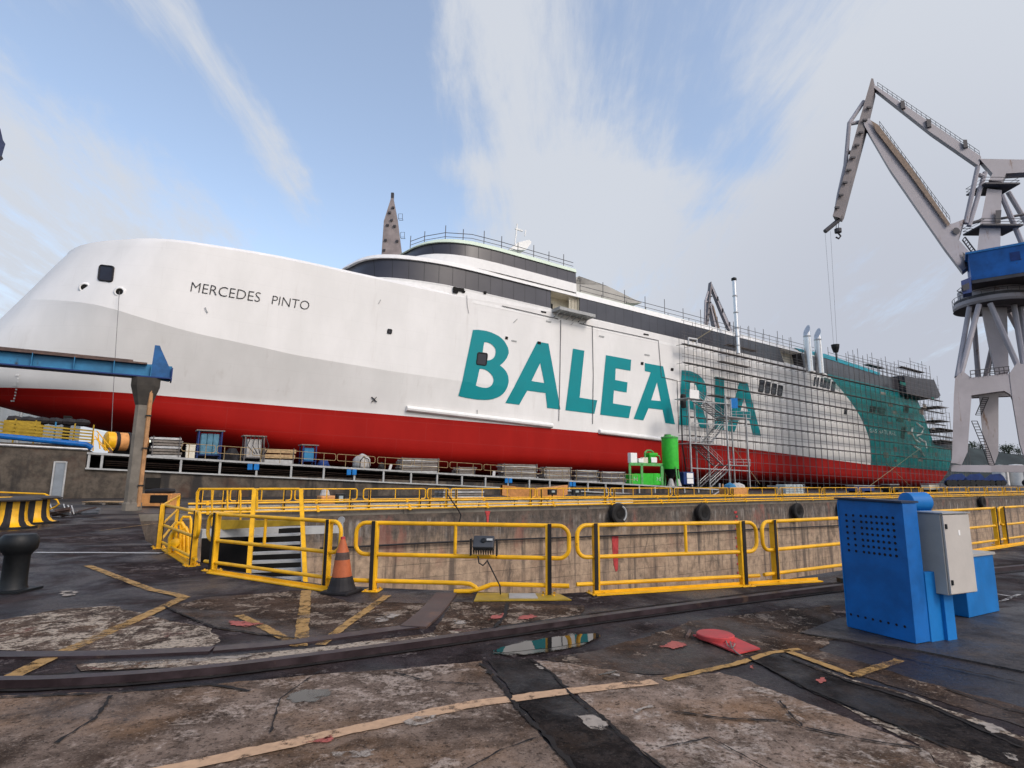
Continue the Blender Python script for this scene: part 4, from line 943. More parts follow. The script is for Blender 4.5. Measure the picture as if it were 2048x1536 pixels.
for i in range(7):
    y = 1068 + i * 17.5; Yd = 14.2 - i * .27; m = MB(); beam(m, fy(504 - i * .8, y + 4, Yd), fy(602 + i * 1.1, y, Yd), .24, .05); m.build('tread', WHT2, t)
m = MB(); m.prism([fy(601, 1055, 14.4), fy(606, 1055, 14.4), fy(609, 1200, 12.), fy(603, 1200, 12.)], V((.0, .05, 0))); m.build('side_plate', ZINC, t)
m = MB(); m.prism([fy(404, 1062, 15.6), fy(605, 1056, 15.6), fy(612, 1250, 15.6), fy(395, 1250, 15.6)], V((0, .2, 0))); m.build('dark_shaft_sheet', DARK, t)  # near-black sheet added as the unlit void behind the treads
m = MB(); c = fy(683, 1040, 17); m.tube([fy(686, 1110, 17), fy(684, 1046, 17)], .035, 8); m.lathe([(.1, -.02), (.1, .02)], c, V((0, 1, 0)), 12); tag(m.build('lifting_post', ZINC, loc=fy(686, 1110, 17)), 'thin grey post with an eye plate behind the traffic cone', 'post')
t = thing('valve_pipes', 'cluster of bent yellow pipes and a valve inside the dock head corner', 'pipework', gp(350, 1100))
def tb(pts, r, name, mat=YEL): m = MB(); m.tube([V(p) for p in pts], r, 9); return m.build(name, mat, t, smooth='auto')
f = lambda x, y, Y=12.9: at_y(x, y, Y)
tb([f(340, 1110), f(341, 1076), f(346, 1066), f(352, 1062)], .05, 'pipe'); tb([f(352, 1110), f(352, 1052), f(356, 1046), f(364, 1046), f(368, 1052), f(368, 1110)], .04, 'pipe'); tb([f(360, 1098), f(362, 1060), f(372, 1056), f(376, 1064), f(376, 1112)], .045, 'pipe')
tb([f(330, 1112), f(356, 1108), f(380, 1118)], .06, 'pipe'); tb([f(362, 1112), f(362, 1040), f(366, 1034), f(380, 1034), f(382, 1040), f(382, 1100)], .03, 'pipe')
m = MB(); m.lathe([(.03, -.14), (.075, -.11), (.075, -.02), (.045, .0), (.09, .04), (.09, .07), (.03, .09)], f(352, 1085, 12.7), V((.3, -1, 0)), 14); m.build('valve', YEL, t, smooth='auto')
m = MB(); m.lathe([(.025, 0), (.03, .08), (.085, .09), (.085, .11), (.0, .12)], f(352, 1071, 12.8), ZZ, 12); m.build('hand_wheel', YEL, t, smooth='auto')

# ================================================================== FLOODLIGHT, CONE, MANHOLE
c = at_y(968, 1090, at_z(1000, 1190).y - .05)
t = thing('floodlight', 'black floodlight clipped to the near yellow barrier', 'floodlight', c)
ex = (gp(1097, 1191) - gp(746, 1181)).normalized(); ny = V((ex.y, -ex.x, 0)); tl = (ny * .75 + ZZ * .66).normalized(); tz = tl.cross(ex).normalized(); tz = tz if tz.z > 0 else -tz
m = MB(); m.box(c + ny * .02 + ZZ * .03, (.30, .20, .09), (ex, tz, tl)); m.build('housing', paint('grey_housing', (.05, .053, .06), .45), t, bevel=.012)
m = MB()
for i in range(9): m.box(c + ny * .03 + ex * (-.14 + i * .035) + ZZ * -.05, (.012, .13, .10), (ex, tz, tl))
m.build('fins', BLKM, t)
for k in (-.19, .19):
    m = MB(); m.box(c + ex * k + ZZ * -.03 + ny * .01, (.02, .09, .24), (ex, ny, ZZ)); m.build('bracket', BLKM, t, bevel=.006)
m = MB(); m.box(c + ny * .065 + ex * .09 + ZZ * .085, (.085, .035, .006), (ex, tz, tl)); m.build('sticker', WHT2, t)
m = MB(); m.lathe([(.035, 0), (.035, .012), (.02, .014)], c + ny * .06 + ZZ * .07, tl, 12); m.build('knob', BLKM, t)
m = MB(); P = lambda x, y: at_y(x, y, c.y - .12)
m.tube([P(956, 1112), P(958, 1126), P(966, 1131), P(972, 1125), P(974, 1120), P(985, 1142), P(1000, 1172), at_z(1001, 1188, .03)], .011, 6); m.build('power_cable', BLK, t)
b = gp(683, 1186); top = at_y(686, 1072, b.y); hgt = top.z
t = thing('traffic_cone', 'faded orange traffic cone with a black rubber foot', 'traffic cone', b)
m = MB(); ax = (top - b).normalized()
fx = V((.96, -.28, 0)); m.box(b + ZZ * .025, (.43, .43, .05), (fx, V((.28, .96, 0)), ZZ)); m.lathe([(.21, .04), (.18, .12), (.16, .20), (.145, .235)], b, ax, 20); m.build('rubber_foot', BLK, t, bevel=.015)
m = MB(); m.lathe([(.143, .235), (.108, .47)], b, ax, 24); m.build('cone_body', ORNG, t, smooth='auto')
m = MB(); m.lathe([(.1082, .47), (.092, .575)], b, ax, 24); m.build('dark_band', paint('dirty_band', (.09, .06, .05), .7, var=.4, scale=8), t, smooth='auto')
m = MB(); m.lathe([(.092, .575), (.038, hgt - .055), (.032, hgt - .04)], b, ax, 24); m.build('cone_body', ORNG, t, smooth='auto')
m = MB(); m.lathe([(.034, hgt - .05), (.034, hgt - .01), (.024, hgt - .008), (.0, hgt - .008)], b, ax, 16); m.build('red_cap', REDM, t)
c = gp(1432, 1281); t = thing('manhole_cover', 'round red steel cap on a red plate in the ground', 'manhole cover', c)
m = MB(); m.prism([at_z(x, y, .018) for x, y in ((1386, 1272), (1440, 1264), (1520, 1299), (1476, 1309))], ZZ * .014); m.build('plate', REDM, t)
m = MB(); m.lathe([(.19, .03), (.19, .068), (.18, .076), (.0, .078)], at_z(1431, 1282, 0), ZZ, 26); m.build('cap', REDM, t, smooth='auto')
m = MB(); m.tube([at_z(x, y, .05) for x, y in ((1452, 1282), (1456, 1292), (1466, 1295), (1470, 1288), (1460, 1283), (1464, 1296), (1474, 1306), (1484, 1312))], .006, 6); m.build('rope', PLANK, t)
m = MB(); m.tube([at_z(1380, 1262, .02), at_z(1374, 1274, .02)], .02, 6); m.build('hinge', RUSTY, t)

# ================================================================== BLUE CABINET GROUP
A, B = gp(1695, 1257), gp(1833, 1292); ea = (B - A).normalized(); eb = V((-ea.y, ea.x, 0)); FR = (ea, eb, ZZ); W = (B - A).length
HC = 1.43
t = thing('pump_cabinet', 'tall blue steel cabinet with rows of round vent holes', 'cabinet', (A + B) / 2)
m = MB(); D = .24; P = lambda x, y, z: A + ea * x + eb * y + ZZ * z
m.prism([P(0, 0, .02), P(W, 0, .02), P(W, 0, HC - .005), P(0, 0, HC + .015)], eb * D); m.build('cabinet_body', BLU, t, bevel=.004)
m = MB(); m.prism([P(-.015, -.03, HC + .018), P(W + .01, -.03, HC + .0), P(W + .01, D + .02, HC + .0), P(-.015, D + .02, HC + .018)], ZZ * .02); m.build('top_sheet', paint('rusted_top', (.02, .03, .06), .6), t)
m = MB()
for r in range(7):
    for c_ in range(9):
        x = (.095, .175, .26, .315, .37, .425, .48, .535, .595)[c_] * W / .70; z = HC - .16 - r * .066
        m.lathe([(.0155, 0), (.0, .0002)], P(x, -.0025, z), -eb, 10)
for k in range(8): m.lathe([(.014, 0), (.0, .0002)], P((.055 + k * .079) * W / .7, -.0025, .165), -eb, 10)
o = m.build('vent_holes', DARK, t); o['kind'] = 'stuff'
m = MB(); m.prism([P(.0, -.0015, .04), P(.012, -.0015, .04), P(.012, -.0015, HC - .02), P(0, -.0015, HC - .02)], eb * -.004); m.build('edge_fold', BLU2, t)
m = MB(); m.box(P(W / 2 + .02, D / 2 + .02, .008), (W + .14, D + .2, .014), FR); m.build('foot_plate', RUSTY, t)
# channel post and rear block carrying the grey box
m = MB(); m.box(P(W - .02, D + .12, .36), (.06, .24, .70), FR); m.box(P(W - .06, D + .28, .36), (.14, .10, .72), FR); m.box(P(W + .02, D + .30, .36), (.05, .16, .72), FR); m.build('channel_post', BLU2, t, bevel=.004)
# blue motor drum on the top, behind
c = at_y(1832, 1004, P(W, D + .2, 0).y + .45)
m = MB(); m.lathe([(.0, -.16), (.08, -.16), (.11, -.14), (.115, .12), (.09, .15), (.0, .16)], c, (ea * .2 + eb * .98), 22); tt = thing('motor', 'light blue motor drum standing behind the tall blue cabinet', 'motor', V((c.x, c.y, .9)))
m.build('drum', BLU2, tt, smooth='auto'); m = MB(); m.box(c - ZZ * .25, (.22, .22, .32), FR); m.box(V((c.x, c.y, (c.z - .3) / 2)), (.3, .3, c.z - .3), FR); m.build('mounting', BLU2, tt, bevel=.01)
m = MB(); m.tube([c + ZZ * .0 - ea * .1, c - ea * .3 - ZZ * .02], .012, 6); m.build('lever', BLK, tt)
# grey electric box
def solve(Pt, d, tx, axis=0):
    lo, hi = .0, 3.
    for _ in range(50):
        k = (lo + hi) / 2; v = proj(Pt + d * k)[axis]
        if (v < tx) == (proj(Pt + d * .001)[axis] < tx): lo = k
        else: hi = k
    return k
YB = P(W, D, 0).y - .05
Bm = at_y(1897, 1191, YB); Tm = at_y(1893, 1028, YB); zb, zt = Bm.z, Tm.z
la = solve(Bm, -ea, 1838); lb_ = solve(Bm, eb, 1951)
t = thing('electric_box', 'grey metal electric box mounted beside the blue cabinet', 'electric box', Bm - ea * la / 2)
G = lambda x, y, z: Bm + ea * (x - la) + eb * y + ZZ * (z - zb)
m = MB(); m.prism([G(0, 0, zb), G(la, 0, zb), G(la, 0, zt), G(0, 0, zt)], eb * lb_); m.build('box_body', GREYB, t, bevel=.006)
m = MB(); m.prism([G(la + .004, .012, zb + .012), G(la + .004, lb_ - .006, zb + .012), G(la + .004, lb_ - .006, zt - .012), G(la + .004, .012, zt - .012)], ea * .02); d_ = m.build('box_door', paint('box_door_paint', (.46, .42, .38), .5, var=.08), t, bevel=.004)
for z in (zb + .13, zt - .13):
    m = MB(); m.box(G(la + .03, .04, z), (.015, .022, .05), FR); m.build('latch', BLKM, d_)
m = MB(); m.box(G(la + .026, lb_ * .55, zt - .2), (.003, .03, .055), FR); m.build('sticker', WHT, d_)
m = MB(); m.prism([G(-.01, -.012, zt + .002), G(la + .035, -.012, zt + .002), G(la + .035, lb_ + .01, zt + .002), G(-.01, lb_ + .01, zt + .002)], ZZ * .012); m.build('rain_cover', ZINC, t)
# blue trough to the right
Cc, Dd = gp(1939, 1239), gp(2000, 1225); zt2 = 1.65 * (1239 - 1118) / (1239 - 965.) ; eb2 = (Dd - Cc).normalized(); ea2 = V((eb2.y, -eb2.x, 0))
t = thing('machine_base', 'low light blue steel housing right of the grey electric box', 'machine housing', Cc)
Q = lambda x, y, z: Cc - ea2 * x + eb2 * y + ZZ * z
LB = (Dd - Cc).length
m = MB(); m.prism([Q(0, 0, .02), Q(0, LB, .02), Q(0, LB, zt2), Q(0, -.35, zt2), Q(0, -.35, .36), Q(0, 0, .36)], -ea2 * .95); m.build('housing', BLU2, t, bevel=.006)
m = MB(); m.prism([Q(-.02, LB + .02, zt2), Q(-.02, -.36, zt2), Q(.97, -.36, zt2), Q(.97, LB + .02, zt2)], ZZ * .03); m.build('lid', GREYB, t)
m = MB(); m.box(Q(.25, -.28, .05), (.3, .2, .08), (ea2, eb2, ZZ)); m.build('foot', RUSTY, t)
m = MB(); a = at_z(1688, 1150, 0); m.tube([at_z(1686, 1160, 0), at_z(1686, 1160, .3)], .02, 6); m.box(at_z(1686, 1160, .33), (.12, .1, .06)); tag(m.build('short_post', BLKM, loc=at_z(1686, 1160)), 'thin dark post just left of the blue cabinet', 'post')

# ================================================================== BOLLARDS AND THE LEFT YARD
b = gp(25, 1182); t = thing('bollard', 'black iron mooring bollard with a wide mushroom head, nearest the camera', 'bollard', b)
k = b.y / 1150.; zt = at_y(34, 1068, b.y).z
m = MB(); m.lathe([(.23, .0), (.18, .03), (.16, .08), (.155, .2), (.155, zt - .30), (.18, zt - .26), (.225, zt - .21), (.235, zt - .13), (.23, zt - .05), (.19, zt), (.0, zt + .01)], b, ZZ, 28); m.build('bollard_post', BLKM, t, smooth='auto')
m = MB(); m.box(b + ZZ * .02, (.52, .46, .03)); m.build('base_plate', BLKM, t)
for cx, cy, w_, lb, rr in ((20, 1046, 40, 'nearer yellow and black striped double-flared bollard at the left edge', 0), (66, 1036, 38, 'farther yellow and black striped bollard beside the scrap metal', 1)):
    b = gp(cx, cy + 10); k = b.y / 1150.; zt = at_y(cx, 999 if rr == 0 else 995, b.y).z
    t = thing('striped_bollard', lb, 'bollard', b)
    rw = w_ * k; n = 28
    prof = [(rw * .98, .06), (rw * .80, .10), (rw * .66, .22), (rw * .60, .42), (rw * .58, zt - .05)]
    fl = MB(); bl = MB()
    for q in range(n):
        mm = (fl, bl)[(q // 2) % 2]; a0, a1 = 2 * pi * q / n, 2 * pi * (q + 1) / n
        vs = [b + V((r * cos(a), r * sin(a), h)) for a in (a0, a1) for r, h in prof]; np_ = len(prof)
        mm.add(vs, [(i, i + 1, np_ + i + 1, np_ + i) for i in range(np_ - 1)])
    fl.build('yellow_stripes', YEL, t, smooth=True); bl.build('black_stripes', BLK, t, smooth=True)
    m = MB(); m.lathe([(rw * 1.05, 0), (rw * 1.05, .06), (rw * .5, .065)], b, ZZ, 28); m.build('foot', BLKM, t)
    m = MB(); m.lathe([(rw * .5, zt - .06), (rw * 1.06, zt - .04), (rw * 1.10, zt), (rw * .9, zt + .05), (.0, zt + .06)], b, ZZ, 28); m.build('head', paint('worn_iron_head', (.06, .052, .048), .6, var=.4), t)
b = gp(60, 1050) + V((0, 2., 0)); t = thing('guard_rail', 'thin yellow rail bent round behind the striped bollards', 'rail', b)
Yb = b.y
for px in ([(-40, 983), (90, 988), (114, 1000), (118, 1008), (110, 1014), (92, 1022)], [(93, 988), (92, 1040)], [(-40, 996), (60, 994)]):
    m = MB(); m.tube([at_y(x, y, Yb) for x, y in px], .03, 8); m.build('tube', YEL, t, smooth='auto')
b = gp(140, 1034); t = thing('scrap_heap', 'heap of bent grey scrap steel on the ground behind the bollards', 'scrap metal', b); k = b.y / 1150.
random.seed(3)
for i in range(9):
    c = b + V((random.uniform(-.9, .9), random.uniform(-.3, .3), random.uniform(.06, .25))); a = random.uniform(-.6, .6); ee = V((cos(a), sin(a) * .6, random.uniform(-.25, .35))).normalized()
    m = MB(); LL = random.uniform(.5, 1.2); beam(m, c - ee * LL / 2, c + ee * LL / 2, random.uniform(.06, .3), .02); beam(m, c - ee * LL / 2, c + ee * LL / 2, .02, random.uniform(.06, .2)); m.build('steel_piece', paint('scrap_%d' % i, (.18, .18, .19), .45, .5, var=.4) if i % 3 else RUSTY, t)
for x, y0, y1 in ((103, 1008, 1022), (130, 1008, 1024), (139, 1010, 1028), (146, 1011, 1028)):
    m = MB(); m.tube([at_y(x - 3, y0, b.y), at_y(x + 2, y1, b.y)], .025, 6); m.build('bar', ZINC, t)
b = gp(208, 1010); t = thing('pallet', 'low wooden pallet lying flat left of the concrete pillar', 'pallet', b)
k = b.y / 1150.
for i in range(6):
    m = MB(); m.box(b + V((0, i * .22, .17)), (84 * k, .16, .035)); m.build('board', WOOD2, t)
for x in (-.46, 0, .46):
    m = MB(); m.box(b + V((x * 84 * k, .55, .08)), (.16, 1.2, .13)); m.build('bearer', WOOD, t)
b = gp(318, 1014); t = thing('orange_crate', 'orange crate with a black bundle on top, right of the concrete pillar', 'crate', b); k = b.y / 1150.
m = MB(); m.box(b + ZZ * (14 * k), (62 * k, .9, 24 * k)); m.build('crate_body', ORNB, t, bevel=.03)
m = MB(); m.box(b + ZZ * (12 * k) + V((8 * k, -.46, 4 * k)), (34 * k, .04, 15 * k)); m.build('dark_opening', DARK, t, bevel=.02)
m = MB(); m.lathe([(.0, -28 * k), (5 * k, -27 * k), (6.5 * k, -10 * k), (6 * k, 12 * k), (4 * k, 26 * k), (0, 28 * k)], b + ZZ * (30 * k), V((1, .1, .05)), 12); m.build('bundle', BLK, t, smooth=True)

# ================================================================== CRANE RUNWAY PILLAR AND BEAM
b = gp(263, 1021); pp = b.dot(N); s = s_of(b); k = b.y / 1150.
t = thing('runway_pillar', 'tall grey concrete pillar with a flared head carrying the blue beam', 'pillar', b)
zh = at_p(300, 757, pp).z - .43
m = MB(); rw = 14.2 * k
def ring(z, rx, ry, c=b): return [c + UH * (sx * rx) + N * (sy * ry) + ZZ * z for sx, sy in ((-1, -.6), (-.6, -1), (.6, -1), (1, -.6), (1, .6), (.6, 1), (-.6, 1), (-1, .6))]
lv = [(0, rw * 1.15, rw * 1.15), (.35, rw * 1.15, rw * 1.15), (.4, rw, rw), (zh - .95, rw * .94, rw * .94)]
vs = []
for z, a_, c_ in lv: vs += ring(z, a_, c_)
fs = [(i * 8 + j, i * 8 + (j + 1) % 8, (i + 1) * 8 + (j + 1) % 8, (i + 1) * 8 + j) for i in range(len(lv) - 1) for j in range(8)]
m.add(vs, fs + [tuple(range((len(lv) - 1) * 8, len(lv) * 8))]); m.build('shaft', CONC, t)
m = MB(); vs = ring(zh - .95, rw * .98, rw * .98) + ring(zh, rw * 1.75, rw * 1.3) + ring(zh + .42, rw * 1.75, rw * 1.3); m.add(vs, [(i * 8 + j, i * 8 + (j + 1) % 8, (i + 1) * 8 + (j + 1) % 8, (i + 1) * 8 + j) for i in range(2) for j in range(8)] + [tuple(range(16, 24)), tuple(range(8))]); m.build('head', paint('pillar_head', (.05, .044, .038), .85, var=.3), t)
m = MB(); q = b + UH * (rw * .75) - N * (rw * .95); m.tube([q + ZZ * .2, q + ZZ * (zh - .1)], .10, 8); m.build('rust_pipe', OCHRE, t, smooth='auto')
for z in (1.2, 3., 4.6):
    m = MB(); m.box(q + ZZ * z, (.26, .26, .06), FD); m.build('pipe_clamp', BLKM, t)
zb_ = at_p(300, 757, pp).z; zt_ = at_p(308, 729, pp).z; sR = s_of(at_p(344, 740, pp)); hb = zt_ - zb_
t = thing('runway_beam', 'blue steel crane runway beam on the pillar with a triangular end stop', 'steel beam', sp(s, pp, zb_))
m = MB(); m.box(sp(sR - 22, pp, zb_ + hb * .5), (44, .05, hb * .96), FD); w_ = m.build('web', BLUB, t)
m = MB(); m.box(sp(sR - 22, pp, zb_ + .03), (44, .85, .06), FD); m.build('bottom_flange', NAVY, t)
m = MB(); m.box(sp(sR - 22.6, pp, zt_ - .03), (43, .62, .08), FD); m.box(sp(sR - 22.9, pp, zt_ + .07), (42.4, .12, .12), FD); m.build('top_flange', RUSTY, t)
for i in range(18):
    m = MB(); m.box(sp(sR - .9 - i * 1.55, pp - .17, zb_ + hb * .5), (.03, .32, hb * .86), FD); m.build('stiffener', BLUB, t)
zs = at_p(318, 692, pp).z
m = MB(); m.prism([sp(sR - .92, pp - .12, zb_ - .0), sp(sR - .08, pp - .12, zb_ - .08), sp(sR, pp - .12, zt_ - .35), sp(sR - .58, pp - .12, zs - .15), sp(sR - .64, pp - .12, zs), sp(sR - .86, pp - .12, zs)], N * .24); m.build('end_stop', paint('end_stop_blue', (.018, .10, .26), .5, var=.3), t)
m = MB(); m.box(sp(sR + .0, pp, zb_ + .25), (.06, .7, .7), FD); m.build('end_plate', NAVY, t)

# ================================================================== GOODS ON THE SLIPWAY DECK
def pbox(px, p, d, zb=None):
    """box of depth d whose front face fills the pixel rectangle x0,y0,x1,y1 on the plane p; returns s0,s1,z0,z1"""
    x0, y0, x1, y1 = px; a, b = at_p(x0, y1, p), at_p(x1, y1, p); h = at_p((x0 + x1) / 2, y0, p).z
    z0 = dz_top((s_of(a) + s_of(b)) / 2) if zb is None else zb
    return s_of(a), s_of(b), z0, h
def deck_rail(x0, x1, label, yb=None):
    s0, s1 = s_of(at_p(x0, 910, DP)), s_of(at_p(x1, 910, DP)); A, B = sp(s0, DP + .2, dz_top(s0)), sp(s1, DP + .2, dz_top(s1)); e = (B - A).normalized(); L = (B - A).length
    t = thing('deck_railing', label, 'railing', A, 'thin railings along the slipway deck edge')
    m = MB(); m.tube(loop_pts(A, e, 0, L, .55, 1.15, .15, 3), .028, 6, True); m.build('rail_loop', RAILP, t, smooth='auto')
    for k in (.22, .72):
        m = MB(); m.tube([A + e * (L * k), A + e * (L * k) + ZZ * 1.15], .028, 6); m.build('post', RAILP, t)
RAILP = paint('faded_yellow_rail', (.34, .24, .12), .6, var=.3)
DR = [(362, 430), (434, 500), (505, 583), (586, 673), (676, 752), (757, 826), (831, 898), (902, 966), (970, 1030), (1034, 1086), (1090, 1140), (1144, 1190), (1194, 1236), (1240, 1276)]
for i, (a, b) in enumerate(DR): deck_rail(a, b, f'thin faded railing on the slipway deck edge, {ORD[i]} from the concrete pillar')
def planks(name, px, p, label, n=7, mat=PLANK, cat='planks', depth=1.2, group='stacks of planks on the slipway deck'):
    s0, s1, z0, z1 = pbox(px, p, depth); t = thing(name, label, cat, sp((s0 + s1) / 2, p, z0), group); hh = (z1 - z0) / n
    for i in range(n):
        a, b = random.uniform(-.15, .15), random.uniform(-.15, .15); m = MB()
        for k in range(4): m.box(sp((s0 + s1) / 2 + a + random.uniform(-.06, .06), p + .15 + k * depth / 4, z0 + hh * (i + .5)), (s1 - s0 + b, depth / 4 - .04, hh * .72), FD)
        m.build('plank_layer', mat if i % 3 else ZINC, t)
    for s in (s0 + .15, s1 - .15):
        m = MB(); m.box(sp(s, p - .05, (z0 + z1) / 2), (.06, .06, z1 - z0 + .1), FD); m.build('stake', DSTEEL, t)
planks('plank_stack', (300, 874, 362, 903), 55.5, 'grey plank stack just right of the concrete pillar')
planks('plank_stack', (800, 916, 878, 947), 55.5, 'long low plank stack right of the white bulk bag', 8)
planks('plank_stack', (915, 934, 951, 952), 55.5, 'smallest plank stack, alone in the middle of the slipway deck', 5)
planks('plank_stack', (1006, 928, 1075, 957), 55.5, 'tallest plank stack with pale bright planks, right of the smallest stack', 8)
planks('plank_stack', (1090, 934, 1143, 960), 55.5, 'dense grey plank stack between the tallest stack and the bundled poles', 9, WOOD)
planks('pole_stack', (1152, 940, 1198, 963), 55.5, 'stack of bundled scaffold poles left of the last poles', 7, DSTEEL)
planks('pole_stack', (1203, 943, 1252, 967), 55.5, 'stack of scaffold poles nearest the green pump unit', 7, DSTEEL)
planks('beam_stack', (525, 897, 590, 915), 56, 'timber beams on trestles right of the white panel cage', 3, WOOD2, 'beams')
def cage(px, p, label, fill, ncol, frame=NAVY, group=None, top=True):
    s0, s1, z0, z1 = pbox(px, p, 1.2); t = thing('steel_cage', label, 'steel cage', sp((s0 + s1) / 2, p, z0), group); d = 1.3
    for s in (s0 + .05, s1 - .05):
        for q in (p, p + d):
            m = MB(); m.box(sp(s, q, (z0 + z1) / 2), (.1, .1, z1 - z0), FD); m.build('post', frame, t)
    m = MB(); m.box(sp((s0 + s1) / 2, p + d / 2, z1), (s1 - s0 + .3, d + .2, .1), FD); m.build('roof', PLANK if top else frame, t)
    m = MB(); m.box(sp((s0 + s1) / 2, p + d / 2, z0 + .45), (s1 - s0, d, .08), FD); m.build('shelf', frame, t)
    w_ = (s1 - s0) * .72 / ncol; zc = z0 + .5 + (z1 - z0 - .75) / 2
    for i in range(ncol):
        m = MB(); m.box(sp((s0 + s1) / 2 + (i - (ncol - 1) / 2) * w_ * 1.04, p + d / 2, zc), (w_, d * .7, z1 - z0 - .75), FD); m.build('container', fill, t, bevel=.05)
    return t, s0, s1, z0, z1
cage((393, 861, 442, 910), 56, 'dark blue steel cage holding translucent blue containers', paint('blue_container', (.08, .19, .26), .35, var=.3, scale=2), 3)
tcg, s0, s1, z0, z1 = cage((487, 872, 527, 914), 56, 'steel cage with white panels and hanging hoses', BAGW, 1, DSTEEL)
m = MB()
for k in range(5): m.tube([sp(s0 + .5 + k * .3, 55.9, z1), sp(s0 + .2 + k * .45, 55.8, z0 + 1.5), sp(s0 + .9 + k * .2, 55.8, z0 + .8)], .04, 5)
m.build('hoses', BLK, tcg)
cage((604, 890, 632, 925), 56, 'small blue bin cage with a ragged white top', BLUB, 1, NAVY)
s0, s1, z0, z1 = pbox((711, 911, 744, 938), 54.6, 1.); m = MB()
prof = [(.0, 0), (.85, .0), (1.0, .25), (.98, .7), (.80, .95), (.35, 1.05), (.0, 1.0)]; c = sp((s0 + s1) / 2, 55.3, z0)
m.lathe([(r * (s1 - s0) / 2, h * (z1 - z0)) for r, h in prof], c, ZZ, 14)
m.v = [v + V((mnoise.noise(v * 1.3), mnoise.noise(v * 1.3 + V((5, 0, 0))), mnoise.noise(v * 1.7 + V((0, 5, 0))))) * .22 for v in m.v]
bag = m.build('bulk_bag', BAGW, None, c, smooth=True); tag(bag, 'slumped white bulk bag with dark straps on the slipway deck', 'bulk bag')
m = MB(); m.tube([c + UH * x + N * y + ZZ * z for x, y, z in ((-.5, -.95, .1), (-.45, -.95, .8), (-.1, -.75, 1.15), (.35, -.9, .9), (.5, -1., .2))], .05, 5); m.build('strap', BLK, bag)
for px, lb in (((775, 928, 786, 945), 'narrow white board leaning on the railing left of the long plank stack'), ((983, 942, 993, 955), 'narrow white board leaning on the railing left of the tallest plank stack')):
    s0, s1, z0, z1 = pbox(px, 54.2, .1); m = MB(); m.prism([sp(s0, 54.0, z0), sp(s1 - .3, 54.0, z0), sp(s1, 54.4, z1), sp(s0 + .3, 54.4, z1)], N * .05); tag(m.build('white_board', BAGW, loc=sp(s0, 54, z0)), lb, 'board')
for px, lb, mt in (((447, 893, 480, 908), 'heap of dark hoses left of the white panel cage', BLK), ((372, 890, 390, 904), 'pale box between the pillar planks and the blue cage', CREAM), ((636, 918, 660, 930), 'dark bluish sacks right of the small blue bin cage', NAVY), ((757, 925, 772, 938), 'dark heap right of the white bulk bag', BLK)):
    s0, s1, z0, z1 = pbox(px, 55., .8); c = sp((s0 + s1) / 2, 55.4, z0); m = MB(); n_ = 9; w2 = (s1 - s0) / 2; h2 = z1 - z0
    if mt is CREAM: m.box(c + ZZ * h2 / 2, (2 * w2, .8, h2), FD); m.box(c + ZZ * (h2 * .98), (2.1 * w2, .86, h2 * .1), FD)
    else:
        m.lathe([(0, 0), (w2, .0), (w2 * .95, h2 * .4), (w2 * .6, h2 * .85), (0, h2)], c, ZZ, 12); m.v = [v + V((mnoise.noise(v * 2.1), mnoise.noise(v * 2.1 + V((3, 0, 0))), mnoise.noise(v * 2.4 + V((0, 3, 0))))) * .2 for v in m.v]
    tag(m.build('box' if mt is CREAM else 'heap', mt, loc=c), lb, 'box' if mt is CREAM else 'heap')
# left end of the deck: fence of yellow boards, yellow panels, blue pipe, tank, stair rail
t = thing('board_fence', 'long fence of yellow horizontal rails on top of the high slipway wall', 'fence', sp(-6, 53.6, 4))
sa, sb = s_of(at_p(-60, 870, 53.6)), s_of(at_p(184, 880, 53.6))
for i in range(5):
    za0, za1 = at_p(0, 844 + i * 7, 53.6).z, at_p(184, 862 + i * 6, 53.6).z; slope = (za1 - za0) / (sb - s_of(at_p(0, 850, 53.6)))
    m = MB(); beam(m, sp(sa, 53.6, za1 - slope * (sb - sa)), sp(sb, 53.6, za1), .06, .11); m.build('rail', YEL2, t)
for k in range(7):
    s = sa + (sb - sa) * k / 6; m = MB(); m.box(sp(s, 53.7, 4.75 - .25 * k / 6), (.09, .09, 1.9), FD); m.build('post', YEL2 if k != 4 else BLUB, t)
s0, s1, z0, z1 = pbox((40, 842, 78, 872), 54.6, 1, 4.2); t = thing('panel_stack', 'upright stack of yellow formwork panels behind the board fence', 'panels', sp(s0, 54.6, z0))
s0 = s_of(at_p(6, 860, 54.6))
for i in range(6):
    m = MB(); m.box(sp((s0 + s1) / 2 + random.uniform(-.1, .1), 54.7 + i * .16, z0 + (z1 - z0) / 2), (s1 - s0, .12, z1 - z0), FD); m.build('panel', YEL2, t)
m = MB()
for k in range(6): m.lathe([(0, -.5), (.25, -.4), (.3, 0), (.2, .4), (0, .5)], sp(s0 + .5 + k * .8, 55.2, z1 + .1), UH, 8)
m.build('dark_sacks', BLK, t)
m = MB(); zz = at_p(100, 884, 53.2).z
m.tube([sp(-60, 52.9, zz + 1.9), sp(s_of(at_p(0, 872, 52.9)), 52.9, at_p(0, 872, 52.9).z), sp(s_of(at_p(150, 887, 52.9)), 52.9, at_p(150, 887, 52.9).z), sp(s_of(at_p(172, 889, 52.9)), 52.9, at_p(172, 889, 52.9).z), sp(s_of(at_p(180, 894, 52.9)) + .1, 53.0, at_p(180, 896, 52.9).z)], .2, 10)
tag(m.build('blue_pipe', BLU, loc=sp(-6, 53, 4)), 'thick blue pipe along the top of the high slipway wall', 'pipe')
m = MB(); m.tube([sp(-60, 52.95, zz + 1.35), sp(s_of(at_p(176, 899, 52.9)), 52.95, at_p(176, 899, 52.9).z)], .10, 8); tag(m.build('grey_pipe', ZINC, loc=sp(-6, 53, 3.5)), 'thinner pale pipe below the blue pipe on the slipway wall', 'pipe')
